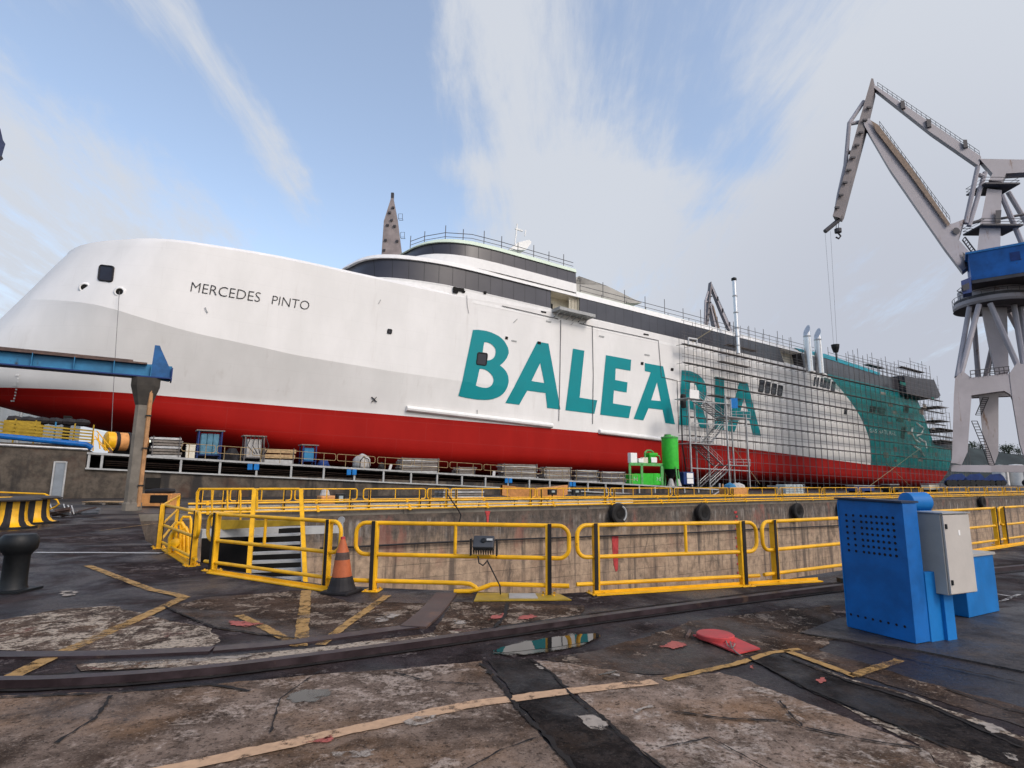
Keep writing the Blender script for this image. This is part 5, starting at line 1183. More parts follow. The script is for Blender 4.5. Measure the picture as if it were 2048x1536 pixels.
c = at_p(212, 882, 56.); rr = (at_p(212, 863, 56.) - at_p(212, 901, 56.)).length / 2; axd = (UH * .95 + N * .3).normalized()
t = thing('yellow_tank', 'yellow drum shaped tank lying on its side beside the concrete pillar', 'tank', V((c.x, c.y, dz_top(0))))
m = MB(); m.lathe([(0, -.12), (rr * .75, -.1), (rr, .0), (rr, .5)], c, axd, 28); m.build('tank_end', YEL, t, smooth='auto')
m = MB(); m.lathe([(rr * .98, .5), (rr * .98, 2.6), (rr * .7, 2.9), (0, 3.)], c, axd, 28); m.build('tank_shell', ORNB, t, smooth='auto')
for k in (.55, 1.4, 2.2):
    m = MB(); m.lathe([(rr * 1.02, k), (rr * 1.04, k + .05), (rr * 1.04, k + .2), (rr * 1.02, k + .25)], c, axd, 28); m.build('strap', BLK, t)
for k in (.4, 2.2):
    m = MB(); q = c + axd * k; m.box(V((q.x, q.y, (dz_top(0) + q.z - rr * .7) / 2)), (.3, 1.4, max(.2, q.z - rr * .7 - dz_top(0))), FD); m.build('cradle', RUSTY, t)
t = thing('stair_rail', 'yellow sloping stair railing left of the yellow tank', 'railing', at_p(205, 900, 53.4))
for px in ([(186, 902), (187, 863), (194, 862), (226, 901)], [(190, 872), (218, 903)], [(200, 898), (196, 868)], [(212, 902), (208, 880)], [(186, 880), (193, 878), (212, 902)]):
    m = MB(); m.tube([at_p(x, y, 53.4) for x, y in px], .04, 6); m.build('tube', YEL, t)
m = MB(); s0, s1, z0, z1 = pbox((128, 836, 140, 852), 57, 1, 4.4); m.box(sp((s0 + s1) / 2, 57, (z0 + z1) / 2), (s1 - s0, 1., z1 - z0), FD); m.box(sp((s0 + s1) / 2, 57, z1), ((s1 - s0) * 1.3, 1.2, .25), FD); tag(m.build('support_post', DARK, loc=sp(s0, 57, z0)), 'dark short post under the bow keel', 'post')
# corrugated shed seen under the bow
t = thing('shed', 'pale corrugated shed behind the slipway, seen under the bow', 'building', sp(-30, 118, 0))
m = MB(); s0 = s_of(at_p(-80, 850, 118)); s1 = s_of(at_p(150, 850, 118)); zt = at_p(40, 800, 118).z + 2; n_ = int((s1 - s0) / .5)
vs = []
for z in (0, zt):
    for i in range(n_ + 1): vs.append(sp(s0 + (s1 - s0) * i / n_, 118 + (.09 if i % 2 else 0), z))
m.add(vs, [(i, i + 1, n_ + 2 + i, n_ + 1 + i) for i in range(n_)]); m.build('front_wall', CORR, t)
m = MB(); m.box(sp((s0 + s1) / 2, 124, zt / 2), (s1 - s0 - .1, 11.5, zt - .1), FD); m.build('shed_body', CORR, t)
for k in range(4):
    m = MB(); m.box(sp(s0 + (s1 - s0) * (.3 + .2 * k), 117.8, zt / 2), (.25, .2, zt), FD); m.build('pillar', ZINC, t)
# ---- green pump unit and silo
def PB(x, y, p): return at_p(x, y, p)
p_ = 56.5; zd = dz_top(50)
t = thing('pump_unit', 'bright green pump unit on a frame with an H mark, left of the green silo', 'pump unit', PB(1293, 972, p_))
def gb(px, name, mat, p=p_, d=1.4, par=None, bevel=.03):
    x0, y0, x1, y1 = px; a, b = PB(x0, y1, p), PB(x1, y0, p); s0, s1 = s_of(a), s_of(b); m = MB(); m.box(sp((s0 + s1) / 2, p + d / 2, (a.z + b.z) / 2), (s1 - s0, d, b.z - a.z), FD); return m.build(name, mat, par or t, bevel=bevel)
gb((1264, 948, 1283, 970), 'tool_box', GREEN); gb((1284, 947, 1307, 970), 'tool_box', GREEN); bx = gb((1308, 947, 1325, 970), 'tool_box', GREEN)
for x in (1260, 1284, 1324): gb((x - 1, 928, x + 2, 971), 'frame_post', GREEND, p_ - .1, .15)
for q in (p_ - .1, p_ + 1.4): gb((1259, 927, 1326, 931), 'frame_beam', GREEND, q, .15)
gb((1262, 906, 1274, 926), 'control_box', WHT, p_ + .2, .6); gb((1300, 912, 1313, 927), 'filter_drum', GREEN, p_ + .3, .9, bevel=.2); gb((1299, 906, 1316, 912), 'filter_lid', GREEN, p_ + .2, 1.1, bevel=.1); gb((1303, 915, 1314, 925), 'white_panel', WHT, p_ + .1, .1)
gb((1278, 917, 1287, 925), 'motor', WHT, p_ + .2, .5); gb((1286, 915, 1296, 926), 'gear_box', CREAM, p_ + .3, .5)
m = MB(); m.tube([PB(x, y, p_ + .4) for x, y in ((1290, 916), (1290, 905), (1294, 901), (1301, 901), (1306, 904), (1307, 907))], .12, 8); m.build('bent_pipe', GREEND, t, smooth='auto')
m = MB(); m.tube([PB(x, y, p_ + .4) for x, y in ((1314, 911), (1318, 912), (1320, 920))], .1, 8); m.build('bent_pipe', GREEND, t, smooth='auto')
for cx in (1271, 1317):
    m = MB()
    for a, b in (((-3, -4), (-3, 4)), ((3, -4), (3, 4)), ((-3, 0), (3, 0)), ((1, 2), (4, 4))):
        beam(m, PB(cx + a[0], 958 + a[1], p_ - .02), PB(cx + b[0], 958 + b[1], p_ - .02), .03, .12, N)
    m.build('letter_mark', WHT, t)
c = PB(1341, 930, 57.5); rr = 17 * c.y / 1150 / 1.06
z1_, z2_, z3_ = PB(1341, 972, 57.5).z, PB(1341, 938, 57.5).z, PB(1341, 874, 57.5).z; c = V((c.x, c.y, 0))
t = thing('silo', 'tall bright green cylindrical silo on legs', 'silo', c + ZZ * z1_)
m = MB(); m.lathe([(rr, z2_), (rr, z3_ - .15), (rr * .96, z3_), (rr * .5, z3_ + .15), (.0, z3_ + .2)], c, ZZ, 28); m.build('silo_shell', GREEN, t, smooth='auto')
m = MB(); m.lathe([(rr * 1.03, z3_ - .25), (rr * 1.05, z3_ - .2), (rr * 1.05, z3_ - .05), (rr * 1.02, z3_)], c, ZZ, 28); m.build('top_ring', GREEND, t)
m = MB(); m.lathe([(.5, z3_ + .1), (.5, z3_ + .35), (.0, z3_ + .38)], c - UH * .35, ZZ, 14); m.build('hatch', GREEND, t)
m = MB(); m.lathe([(.25, z1_ + .9), (.3, z1_ + 1.0), (rr * .98, z2_)], c, ZZ, 24); m.build('hopper', BLKM, t, smooth='auto')
for a in (20, 110, 200, 290):
    d = V((cos(R(a)), sin(R(a)), 0)); m = MB(); beam(m, c + d * (rr * 1.02) + ZZ * (z2_ + .3), c + d * (rr * 1.3) + ZZ * z1_, .16, .16, V((0, 0, 1)).cross(d)); m.build('leg', GREEND, t)
for k in (-.7, .7):
    c2 = c + UH * k - N * .6; m = MB(); m.lathe([(.0, 0), (.55, .0), (.4, .5), (.25, 1.0), (0, 1.05)], c2 + ZZ * z1_, ZZ, 8); tag(m.build('cement_bag', BAGW, loc=c2), 'pale bag slumped under the green silo, ' + ('left' if k < 0 else 'right') + ' one', 'bag')
s0, s1, z0, z1 = pbox((1367, 944, 1388, 972), 57.5, 1, z1_); t = thing('control_cabinet', 'white and dark control cabinet on legs right of the green silo', 'cabinet', sp(s0, 57.5, z0))
m = MB(); m.box(sp((s0 + s1) / 2, 58, (z0 + z1) / 2 + .1), (s1 - s0, 1.2, z1 - z0 - .2), FD); m.build('cabinet_body', NAVY, t, bevel=.08)
for k in (.28, .72):
    m = MB(); m.box(sp((s0 + s1) / 2 + .2, 57.37, z0 + .2 + (z1 - z0 - .2) * k), ((s1 - s0) * .6, .06, (z1 - z0) * .36), FD); m.build('white_panel', WHT, t)

# ================================================================== STAIR TOWER AND SCAFFOLD
TP = 62.5
def TPt(x, y, o=0.): return at_p(x, y, TP + o)
t = thing('stair_tower', 'pale steel stair tower with zigzag flights in front of the scaffold', 'stair tower', TPt(1440, 975))
for x, y0, y1, o in ((1384, 800, 973, 0), (1420, 815, 973, 3.2), (1460, 792, 976, 0), (1500, 830, 977, 0), (1396, 800, 973, 3.2), (1470, 800, 974, 3.2)):
    a, b = TPt(x, y1, o), TPt(x, y0, o); m = MB(); m.box(V((a.x, a.y, (a.z + b.z) / 2)), (.22, .22, b.z - a.z), FD); m.build('column', ZINC, t)
fl = [((1500, 977), (1500, 931)), ]
def flight(a, b, wd=2.0, steps=13, o=.4):
    A, B = TPt(*a, o), TPt(*b, o)
    for q in (0, wd):
        m = MB(); beam(m, A + N * q, B + N * q, .08, .28, N); m.build('stringer', ZINC, t)
        m = MB(); m.tube([A + N * q + ZZ * 1.05, B + N * q + ZZ * 1.05], .04, 6); m.tube([A + N * q + ZZ * .6, B + N * q + ZZ * .6], .03, 6)
        for k in range(5): m.tube([A + (B - A) * (k / 4) + N * q, A + (B - A) * (k / 4) + N * q + ZZ * 1.05], .03, 5)
        m.build('handrail', ZINC, t)
    m = MB()
    for k in range(steps): m.box(A + (B - A) * ((k + .5) / steps) + N * (wd / 2), (.34, wd, .06), FD)
    m.build('treads', DSTEEL, t)
def landing(x0, x1, y, rail=True):
    A, B = TPt(x0, y), TPt(x1, y); m = MB(); m.box((A + B) / 2 + N * 1.6, ((B - A).length, 3.2, .14), FD); m.build('landing', ZINC, t)
    if rail:
        m = MB()
        for z in (.55, 1.05): m.tube([A + ZZ * z, B + ZZ * z], .04, 6)
        for k in range(4): m.tube([A + (B - A) * (k / 3), A + (B - A) * (k / 3) + ZZ * 1.05], .04, 6)
        m.build('landing_rail', ZINC, t)
flight((1420, 975), (1462, 935)); flight((1446, 931), (1402, 888)); flight((1420, 888), (1456, 842), o=1.6); flight((1458, 840), (1398, 795), o=.6)
landing(1458, 1501, 931); landing(1382, 1446, 888, True); landing(1458, 1501, 835); landing(1380, 1400, 796)
m = MB(); beam(m, TPt(1384, 846), TPt(1500, 853), .1, .14); m.build('cross_beam', ZINC, t); m = MB(); beam(m, TPt(1384, 936), TPt(1500, 942), .1, .14); m.build('cross_beam', ZINC, t); m = MB(); beam(m, TPt(1384, 802), TPt(1460, 808), .1, .14); m.build('cross_beam', ZINC, t)
m = MB(); m.prism([TPt(1380, 778, -.1), TPt(1398, 781, -.1), TPt(1398, 798, -.1), TPt(1380, 796, -.1)], N * .1); m.build('white_sheet', WHT, t)
# scaffold along the after half of the hull: three rows of frames in ship coordinates
SCA = thing('scaffold', 'dense tube scaffold covering the after half of the ferry', 'scaffold', S3(80, -2, 2.))
h_ground = 2.3
LV = [11.0, 14.3, 17.5, 20.7, 24.0, 27.4]
def edge_y(h, o): return -o
random.seed(11)
S1 = 80.; S2 = 186.
ups = [S1 + 2.35 * i for i in range(48) if S1 + 2.35 * i < 193]
for s in ups:
    top = 33.4 if s < 115 else (31.6 if s < 150 else 33.8 if s < 184 else 19.)
    if s < 84: top = 31.5
    top += random.uniform(-.5, .9)
    m = MB(); m.tube([S3(s, -2.3, h_ground), S3(s, -2.3, top)], .044, 5); m.build('upright', DSTEEL, SCA)
    m = MB(); m.tube([S3(s, -1.1, h_ground), S3(s, -1.1, top - 1.5)], .036, 4); m.build('upright', DSTEEL, SCA)
    if len(SCA.children) > 96: pass
hrows = [3.6, 5.3, 7.0, 8.9] + [l + k for l in LV for k in (0., 1.0, 1.55)] + [29.5, 30.6, 31.7]
for h in hrows:
    m = MB(); e_ = 186 if h < 27 else 184
    if h < 18: e_ = 193
    m.tube([S3(79.3, -2.3, h), S3(e_, -2.3, h)], .038, 5); m.build('ledger', DSTEEL, SCA)
for l in LV:
    m = MB(); n_ = 0; s = 80.5 + (0 if l < 25 else -.5)
    while s < (192 if l < 18 else 184):
        ln = 2.3; m.box(S3(s + ln / 2, -1.9, l + .06), (ln - .05, .75, .12), (SX, N, SZ)); s += 2.35
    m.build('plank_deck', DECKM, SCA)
    m = MB()
    for s in ups[::1]:
        if s < (192 if l < 18 else 184): m.tube([S3(s, -2.3, l), S3(s, -.4, l)], .04, 4)
    o = m.build('transoms', DSTEEL, SCA); o['kind'] = 'stuff'
for l in (25.7, 22.4, 18.9, 29.3):
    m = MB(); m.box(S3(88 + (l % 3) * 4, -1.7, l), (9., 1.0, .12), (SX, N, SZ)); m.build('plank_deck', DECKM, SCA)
for a, b in (((140, 3), (170, 14)), ((150, 9), (163, 3)), ((155, 24), (168, 14)), ((82, 28), (88, 31.5)), ((100, 3), (92, 10))):
    m = MB(); m.tube([S3(a[0], -2.4, a[1]), S3(b[0], -2.4, b[1])], .05, 5); m.build('brace', paint('yellowish_tube', (.30, .25, .14), .6), SCA)
SST = thing('scaffold', 'ragged scaffold bays standing above and around the stern', 'scaffold', S3(170, -2, 2.))
for i in range(20):                                     # bays above the aft deck edge
    s = 140 + i * 2.3; m = MB(); m.tube([S3(s, -.6, 31.), S3(s, -.6, 35.2 + (i % 3) * .7 + (1.6 if i > 13 else 0))], .06, 5); m.build('upright', DSTEEL, SST)
for h, a, b in ((33.4, 140, 184), (34.3, 140, 184), (35.2, 150, 184), (36.4, 166, 182), (37.2, 172, 182)):
    m = MB(); m.tube([S3(a, -.6, h), S3(b, -.6, h)], .05, 5); m.tube([S3(a + 8, 4, h), S3(b - 2, 4, h)], .05, 5); m.build('ledger', DSTEEL, SST)
for a, b, h in ((168, 181, 35.3), (150, 158, 33.5)):
    m = MB(); m.box(S3((a + b) / 2, .3, h), (b - a, 1.4, .14), (SX, N, SZ)); m.build('plank_deck', DECKM, SST)
for i in range(8):                                      # bays beyond the hull end
    for y in (-2.3, 2., 7.):
        s = 184.5 + i * 2.1; top = (27 - i * 1.2 if i < 3 else 21. - (i % 3) * 1.3) + (y > 0) * 1.; m = MB(); m.tube([S3(s, y, 3 if i > 4 else 14), S3(s, y, top)], .055, 5); m.build('upright', DSTEEL, SST)
for h in (15.4, 16.6, 17.6, 18.7, 19.8, 22., 23.2, 24.4, 26.):
    for y in (-2.3, 2., 7.):
        m = MB(); m.tube([S3(183, y, h), S3(199.5 if h < 19 else 196 if h < 20.5 else 189, y, h)], .045, 5); m.build('ledger', DSTEEL, SST)
for h, b in ((16.5, 198), (19.8, 196), (22., 189), (25.8, 188)):
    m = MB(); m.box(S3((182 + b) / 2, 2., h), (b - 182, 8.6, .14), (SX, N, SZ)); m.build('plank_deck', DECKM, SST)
random.seed(21)
for i in range(26):                                     # loose boards, sheets and brackets hung about the stern bays
    s, h = random.uniform(150, 182), random.uniform(9, 30); m = MB(); m.box(S3(s, -2.15, h), (random.uniform(.8, 3.), .08, random.uniform(.25, 1.3)), (SX, N, SZ)); m.build('board' if i % 2 else 'sheet', (DECKM, paint('net_sheet_%d' % i, (.01, .12, .10), .8), PLANK)[i % 3], SST)
m = MB(); q = [shp(*p, -2.6) for p in ((1460, 797), (1475, 796), (1476, 816), (1461, 817))]; m.prism([S3(s, -2.6, h) for s, h in q], N * .05); m.build('blue_sheet', BLU2, SCA)
m = MB()
for x0, y0, x1, y1 in ((1377, 676, 1394, 690),):
    q = [shp(a, b, -2.6) for a, b in ((x0, y0), (x1, y0 + 3), (x1, y1 + 1), (x0, y1 - 2))]; m.tube([S3(s, -2.6, h) for s, h in q], .16, 5, True)
m.build('white_frame', WHT, SCA)
m = MB(); q = [shp(*p, -2.7) for p in ((1632, 748), (1700, 770), (1740, 780), (1835, 803), (1862, 890), (1903, 900), (1903, 938), (1748, 930), (1752, 880), (1735, 840), (1700, 800))]
m.add([S3(s, -2.7, h) for s, h in q], [tuple(t_) for t_ in tessellate_polygon([[V((s, h, 0)) for s, h in q]])]); m.build('debris_net', NET, SCA)
c0, c1 = shp(1364, 788, -2.6), shp(1364, 817, -2.6)
m = MB(); m.lathe([(.0, 0), (.45, .1), (.52, .8), (.5, 2.2), (.42, c0[1] - c1[1] - .1), (0, c0[1] - c1[1])], S3(c1[0], -2.9, c1[1]), SZ, 12); tag(m.build('black_sack', BLK, loc=S3(c1[0], -2.9, c1[1])), 'long black sack hanging on the scaffold corner beside the teal letter R', 'sack')
m = MB(); m.tube([S3(c0[0] - .2, -2.5, c1[1]), S3(c0[0], -2.4, 9), S3(c0[0] + .6, -2.5, 5), S3(c0[0] + .8, -2.5, 3)], .12, 6); tag(m.build('black_hose', BLK, loc=S3(c0[0], -2.4, 3)), 'thick black hose hanging down the scaffold corner below the black sack', 'hose')
# chimney and exhaust ducts
def duct_at(x, y, o=-3.): s, h = shp(x, y, o); return S3(s, o, h)
a, b = duct_at(1470, 706), duct_at(1468, 562); a = V((b.x, b.y, a.z)); k = (a - EYE).length / 1150.
t = thing('chimney_pipe', 'tall slim silver chimney pipe with a dark cap rising above the scaffold', 'chimney', a)
m = MB(); r_ = 3.6 * k; L = b.z - a.z
m.lathe([(r_ * 1.15, 0), (r_ * 1.15, L * .33), (r_, L * .335), (r_, L)], a, ZZ, 18); m.build('pipe', SILV, t, smooth='auto')
for q in (.1, .22, .34, .55, .78):
    m = MB(); m.lathe([(r_ * 1.15, L * q), (r_ * 1.28, L * q + .08), (r_ * 1.28, L * q + .2), (r_ * 1.15, L * q + .28)], a, ZZ, 18); m.build('joint_band', ZINC, t)
m = MB(); m.lathe([(r_ * .8, L), (r_ * 1.35, L + .15), (r_ * 1.35, L + .55), (r_ * .4, L + .75), (0, L + .78)], a, ZZ, 16); m.build('rain_cap', BLKM, t)
for px, lb in ((((1614, 742), (1614, 673), (1624, 652)), 'left one of two wide silver ducts with slanted tops'), (((1635.5, 746), (1635.5, 680), (1645, 658)), 'right one of two wide silver ducts with slanted tops')):
    a, b, c = (duct_at(*q) for q in px); k = (b - EYE).length / 1150.; r_ = 6.1 * k; a = V((b.x, b.y, a.z))
    t = thing('exhaust_duct', lb, 'duct', a, 'silver exhaust ducts')
    m = MB(); m.lathe([(r_, 0), (r_, b.z - a.z)], a, ZZ, 20); m.build('duct_pipe', SILV, t, smooth='auto')
    m = MB(); n_ = 20; top = []; base = []
    for i in range(n_):
        an = 2 * pi * i / n_; o = UH * (cos(an) * r_) + N * (sin(an) * r_); u = (cos(an) + 1) / 2; base.append(b + o)
        top.append(b + o * (1 - .25 * u) + UH * (r_ * .35 * u) + ZZ * ((c.z - b.z) * (.06 + .94 * u)))
    m.add(base + top, [(i, (i + 1) % n_, n_ + (i + 1) % n_, n_ + i) for i in range(n_)] + [tuple(range(n_, 2 * n_))]); m.build('slanted_top', SILV, t, smooth='auto')
    m = MB(); m.lathe([(r_ * 1.0, -.2), (r_ * 1.03, -.08), (r_ * 1.03, .08), (r_ * 1.0, .2)], b, ZZ, 20); m.build('joint_band', ZINC, t)

# ================================================================== CRANES
YC = 100.
CDV = V((.62, .785, 0))
def crane():
    base = at_y(1965, 966, YC); base = V((base.x, base.y, 0))
    t = thing('crane', 'big pale luffing crane on portal legs at the right edge', 'crane', base)
    P = lambda x, y, d=0.: at_y(x, y, YC + d)
    def pr(name, px, dep, thick, mat=CRANEM, par=None):
        m = MB(); m.prism([P(x, y, dep) - CDV * (thick / 2) for x, y in px], CDV * thick); return m.build(name, mat, par or t)
    def bar(name, a, b, r, d0=0., d1=None, mat=CRANEM, par=None, n=8):
        m = MB(); m.tube([P(*a, d0), P(*b, d0 if d1 is None else d1)], r, n); return m.build(name, mat, par or t, smooth='auto')
    # portal
    pr('leg', [(1910.5, 758), (1925.6, 744), (1942, 757), (1943, 791), (1935, 904), (1923, 930), (1904, 926), (1908, 792)], -6, 2.2)
    pr('leg', [(2024, 798), (2018, 749), (2032, 729), (2046, 730), (2062, 745), (2068, 800), (2074, 926), (2056, 930), (2048, 915), (2039, 888)], -6, 2.2)
    pr('leg', [(1957, 780), (1996.6, 780), (1996.6, 907), (1988.5, 930), (1977.5, 929), (1965, 869)], 7, 2.2)
    pr('leg', [(2066, 790), (2100, 790), (2096, 930), (2080, 930)], 7, 2.2)
    pr('portal_beam', [(1942, 757), (2018.5, 748.5), (2032, 735), (2040, 800), (2026, 803), (2020, 790), (2008, 783), (1985, 786), (1943, 792)], -6, 2.0)
    pr('portal_beam', [(1942, 760), (2086, 752), (2086, 790), (1943, 796)], 7, 2.)
    m = MB(); m.prism([P(1930, 758, -5), P(2055, 745, -5), P(2068, 752, 6.5), P(1955, 762, 6.5)], ZZ * -1.2); m.build('portal_deck', CRANEM, t)
    m = MB()
    for z in (.6, 1.2): m.tube([P(1942, 756, -7) + ZZ * z, P(2020, 747, -7) + ZZ * z], .07, 5)
    for k in range(9): q = P(1942 + k * 9.6, 756 - k * 1.1, -7); m.tube([q, q + ZZ * 1.2], .06, 5)
    m.build('deck_railing', CRANED, t)
    pr('column', [(1962.5, 615), (2013, 615), (2016.5, 745), (1991, 752), (1977.5, 691)], 0, 3.6)
    for a, b, d0, d1 in (((1939, 613), (1914.6, 755), -1, -6), ((1958, 610), (1921, 750), -3.5, -6), ((1946, 620), (1957, 758), 2, 6.5), ((1980, 607), (2037, 735), -4, -6), ((2026.6, 602), (2048, 735), -2.5, -6), ((2016, 622), (2086, 755), 3, 6.5), ((1985, 690), (1970, 758), 2, 6.5), ((2040, 604), (2060, 745), -1, -6)):
        bar('strut', a, b, .42, d0, d1)
    c = P(1985, 606); rr = (P(2049, 606) - c).length
    m = MB(); m.lathe([(rr * .45, -1.2), (rr * .95, -.9), (rr, -.5), (rr, .1), (rr * .93, .15), (rr * .93, .9), (rr * .84, 1.0), (rr * .84, 2.6), (0, 2.7)], c, ZZ, 36); m.build('slewing_ring', CRANEM, t, smooth='auto')
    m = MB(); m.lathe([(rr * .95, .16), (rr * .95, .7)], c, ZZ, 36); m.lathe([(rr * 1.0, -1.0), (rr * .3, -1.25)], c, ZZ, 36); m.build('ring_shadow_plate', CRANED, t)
    m = MB()
    for k in range(20):
        a = 2 * pi * k / 20; q = c + V((cos(a), sin(a), 0)) * rr * .99; m.tube([q, q + ZZ * 1.3], .05, 4)
    m.tube([c + V((cos(2 * pi * k / 24), sin(2 * pi * k / 24), 0)) * rr * .99 + ZZ * 1.3 for k in range(24)], .05, 4, True); m.build('ring_railing', CRANED, t)
    # machinery house, seen at an angle: front face and left end
    m = MB(); zt, zb = P(1967, 530).z, P(1967, 580).z
    a = P(1943, 560, -5.); e1 = V((.80, -.60, 0)); e2 = V((.60, .80, 0))
    m.prism([a, a + e1 * 24, a + e1 * 24 + e2 * 9, a + e2 * 9], ZZ * .01); m = MB()
    q = [a, a + e1 * 24, a + e1 * 24 + e2 * 9, a + e2 * 9]
    m.prism([V((v.x, v.y, zb)) for v in q], ZZ * (zt - zb)); h = m.build('machine_house', CRANEB, t)
    m = MB(); m.prism([V((v.x, v.y, zt)) + (v - (a + e1 * 12 + e2 * 4.5)) * .03 for v in q], ZZ * .35); m.build('house_roof', paint('house_roof_blue', (.03, .17, .42), .5), h)
    m = MB(); m.prism([V((v.x, v.y, zb - .6)) for v in q], ZZ * .55); m.build('house_floor', CRANED, h)
    for k in range(5):
        m = MB(); w = a + e1 * (6 + k * 3.4) - e2 * .03; m.box(V((w.x, w.y, (zt + zb) / 2 + .6)), (1.3, .06, 1.5), (e1, e2, ZZ)); m.build('shutter', NAVY, h)
    pr('cab', [(1922, 566), (1942, 558), (1944, 588), (1926, 592)], -4.5, 2.6, NAVY)
    m = MB(); m.prism([P(1924, 571, -5.85), P(1938, 565, -5.85), P(1939, 578, -5.85), P(1927, 582, -5.85)], V((0, .04, 0))); m.build('cab_window', GLASSD, t)
    m = MB(); m.tube([P(1914, 582, -5), P(1922, 575, -5), P(1926, 586, -5), P(1914, 582, -5), P(1930, 590, -5)], .07, 4); m.build('cab_bracket', CRANED, t)
    # mast
    pr('mast', [(1974, 384), (2003, 387), (2001, 450), (1999, 540), (1950, 545), (1960, 455)], 0, 3.2)
    for px in ([(1957, 378), (1996, 362), (2025, 378), (2005, 388), (1975, 386)], [(1940, 463), (1986, 445), (2020, 457), (2000, 463), (1960, 469)]):
        m = MB(); cz = P(px[2][0], px[2][1]).z; x0, x1 = P(px[0][0], 420).x, P(px[2][0], 420).x; m.box(V(((x0 + x1) / 2, YC, P(px[0][0], sum(p[1] for p in px) / 5).z)), (x1 - x0, 4.6, .3)); m.build('mast_platform', CRANED, t)
        m = MB(); zc = P(px[0][0], sum(p[1] for p in px) / 5).z
        for z in (.6, 1.2): m.tube([V((x0, YC - 2.2, zc + z)), V((x1, YC - 2.2, zc + z)), V((x1, YC + 2.2, zc + z)), V((x0, YC + 2.2, zc + z))], .06, 4, True)
        m.build('platform_railing', CRANED, t)
    pr('winch_recess', [(1991, 421), (2003, 420), (2001, 446), (1992, 446)], -1.75, .12, CRANED)
    pr('mast_head', [(1959, 323), (2065, 325), (2065, 349), (2012, 352), (2003, 368), (1977, 366), (1985, 352)], 0, 2.4)
    for a, b in (((2003, 390), (2046, 492)), ((2016, 384), (2068, 470))): bar('back_stay', a, b, .42, -1 if a[0] < 2010 else 1.5)
    pr('tie_beam', [(1746, 178), (1752, 176), (1962, 317), (1958, 336), (1860, 268)], 0, 1.9)
    m = MB()
    for z in (.6, 1.2): m.tube([P(1756, 176, -.6) + ZZ * z, P(1960, 314, -.6) + ZZ * z], .05, 4)
    for k in range(22): q = P(1756 + k * 9.7, 176 + k * 6.57, -.6); m.tube([q, q + ZZ * 1.2], .045, 4)
    m.build('tie_railing', CRANED, t)
    for x, y in ((1806, 213), (1858, 250), (1931, 291)): pr('sheave_box', [(x - 5, y - 10), (x + 3, y - 10), (x + 5, y + 4), (x - 3, y + 6)], -.9, .7, CRANED)
    pr('boom', [(1728, 248), (1740, 243), (1757, 261), (1897, 452.6), (1905, 452), (1928, 443.5), (1916, 482), (1953, 524), (1924.5, 546), (1888, 498), (1780, 342), (1771, 327), (1731, 258)], 0, 2.6)
    pr('boom_top_rail', [(1742, 241), (1757, 250), (1830, 345), (1900, 447), (1896, 453), (1822, 352), (1752, 262)], -1.36, .12, paint('boom_rail_rust', (.22, .16, .12), .7, var=.4))
    m = MB(); m.lathe([(.65, 0), (.0, .01)], P(1913, 461.5, -1.32), V((0, -1, 0)), 14); m.build('boom_hole', CRANED, t)
    pr('boom_opening', [(1925, 504), (1936, 512), (1948, 524), (1931, 534)], -1.33, .06, CRANED)
    m = MB()
    for z in (.6, 1.3): m.tube([P(1760, 255, -.6) + ZZ * z, P(1900, 445, -.6) + ZZ * z], .05, 4)
    for k in range(20): q = P(1760 + k * 7.4, 255 + k * 10., -.6); m.tube([q, q + ZZ * 1.3], .045, 4)
    m.build('boom_railing', CRANED, t)
    m = MB(); m.tube([P(1925, 480, -.6), P(1949, 512, -.6)], .12, 5); m.tube([P(1930, 474, -.6), P(1954, 506, -.6)], .12, 5)
    for k in range(8): m.tube([P(1925 + k * 3.4, 480 + k * 4.6, -.6), P(1930 + k * 3.4, 474 + k * 4.6, -.6)], .08, 4)
    m.build('boom_ladder', CRANED, t)
    pr('jib', [(1738.5, 183), (1744, 163), (1748, 163), (1749.5, 187), (1731, 265), (1686, 433), (1682, 440), (1667.4, 436), (1671, 424), (1720, 247)], 0, 2.2, paint('jib_face', (.20, .175, .175), .6, var=.3, scale=.3))
    for k in range(9):
        x, y = 1738 - k * 8, 215 + k * 25; m = MB(); m.box(P(x, y, -1.2), (.8, .3, .35)); m.build('jib_lamp', CRANED, t)
    for a, b in (((1727.6, 203), (1698.4, 246.7)), ((1698.4, 246.7), (1691, 330)), ((1691, 330), (1678, 388)), ((1678, 388), (1672, 425)), ((1726, 243), (1698.4, 248)), ((1713, 305), (1691, 305))): bar('jib_back_strut', a, b, .38)
    bar('jib_tip', (1680, 438), (1650, 463), .4, mat=CRANED)
    for a, b in (((1955.5, 334), (1931, 447)), ((1970, 345), (1938, 452)), ((1958, 350), (1968, 353))): bar('tie_rod', a, b, .40, -1)
    bar('mast_strut', (1940, 447), (1966, 440), .3, -1, mat=CRANED); bar('mast_strut', (2003, 437), (2068, 425), .25, 0, mat=CRANED)
    m = MB(); c = P(1676, 461); m.lathe([(0, -.5), (.6, -.4), (.62, .3), (.0, .5)], c, ZZ, 12); m.tube([c + ZZ * -.5, c + ZZ * -1.1 + V((.4, 0, 0)), c + ZZ * -1.6, c + ZZ * -1.3 - V((.5, 0, 0))], .16, 6); m.tube([c, P(1679, 436)], .06, 4); m.tube([c - V((.4, 0, 0)), P(1674, 436)], .06, 4); m.build('hook_block', CRANED, t)
    c = P(1671, 697); m = MB(); m.tube([P(1650, 463), c + ZZ * .5 - V((.3, 0, 0))], .022, 4); m.tube([P(1661, 463), c + ZZ * .5 + V((.3, 0, 0))], .022, 4); m.build('hoist_ropes', DSTEEL, t)
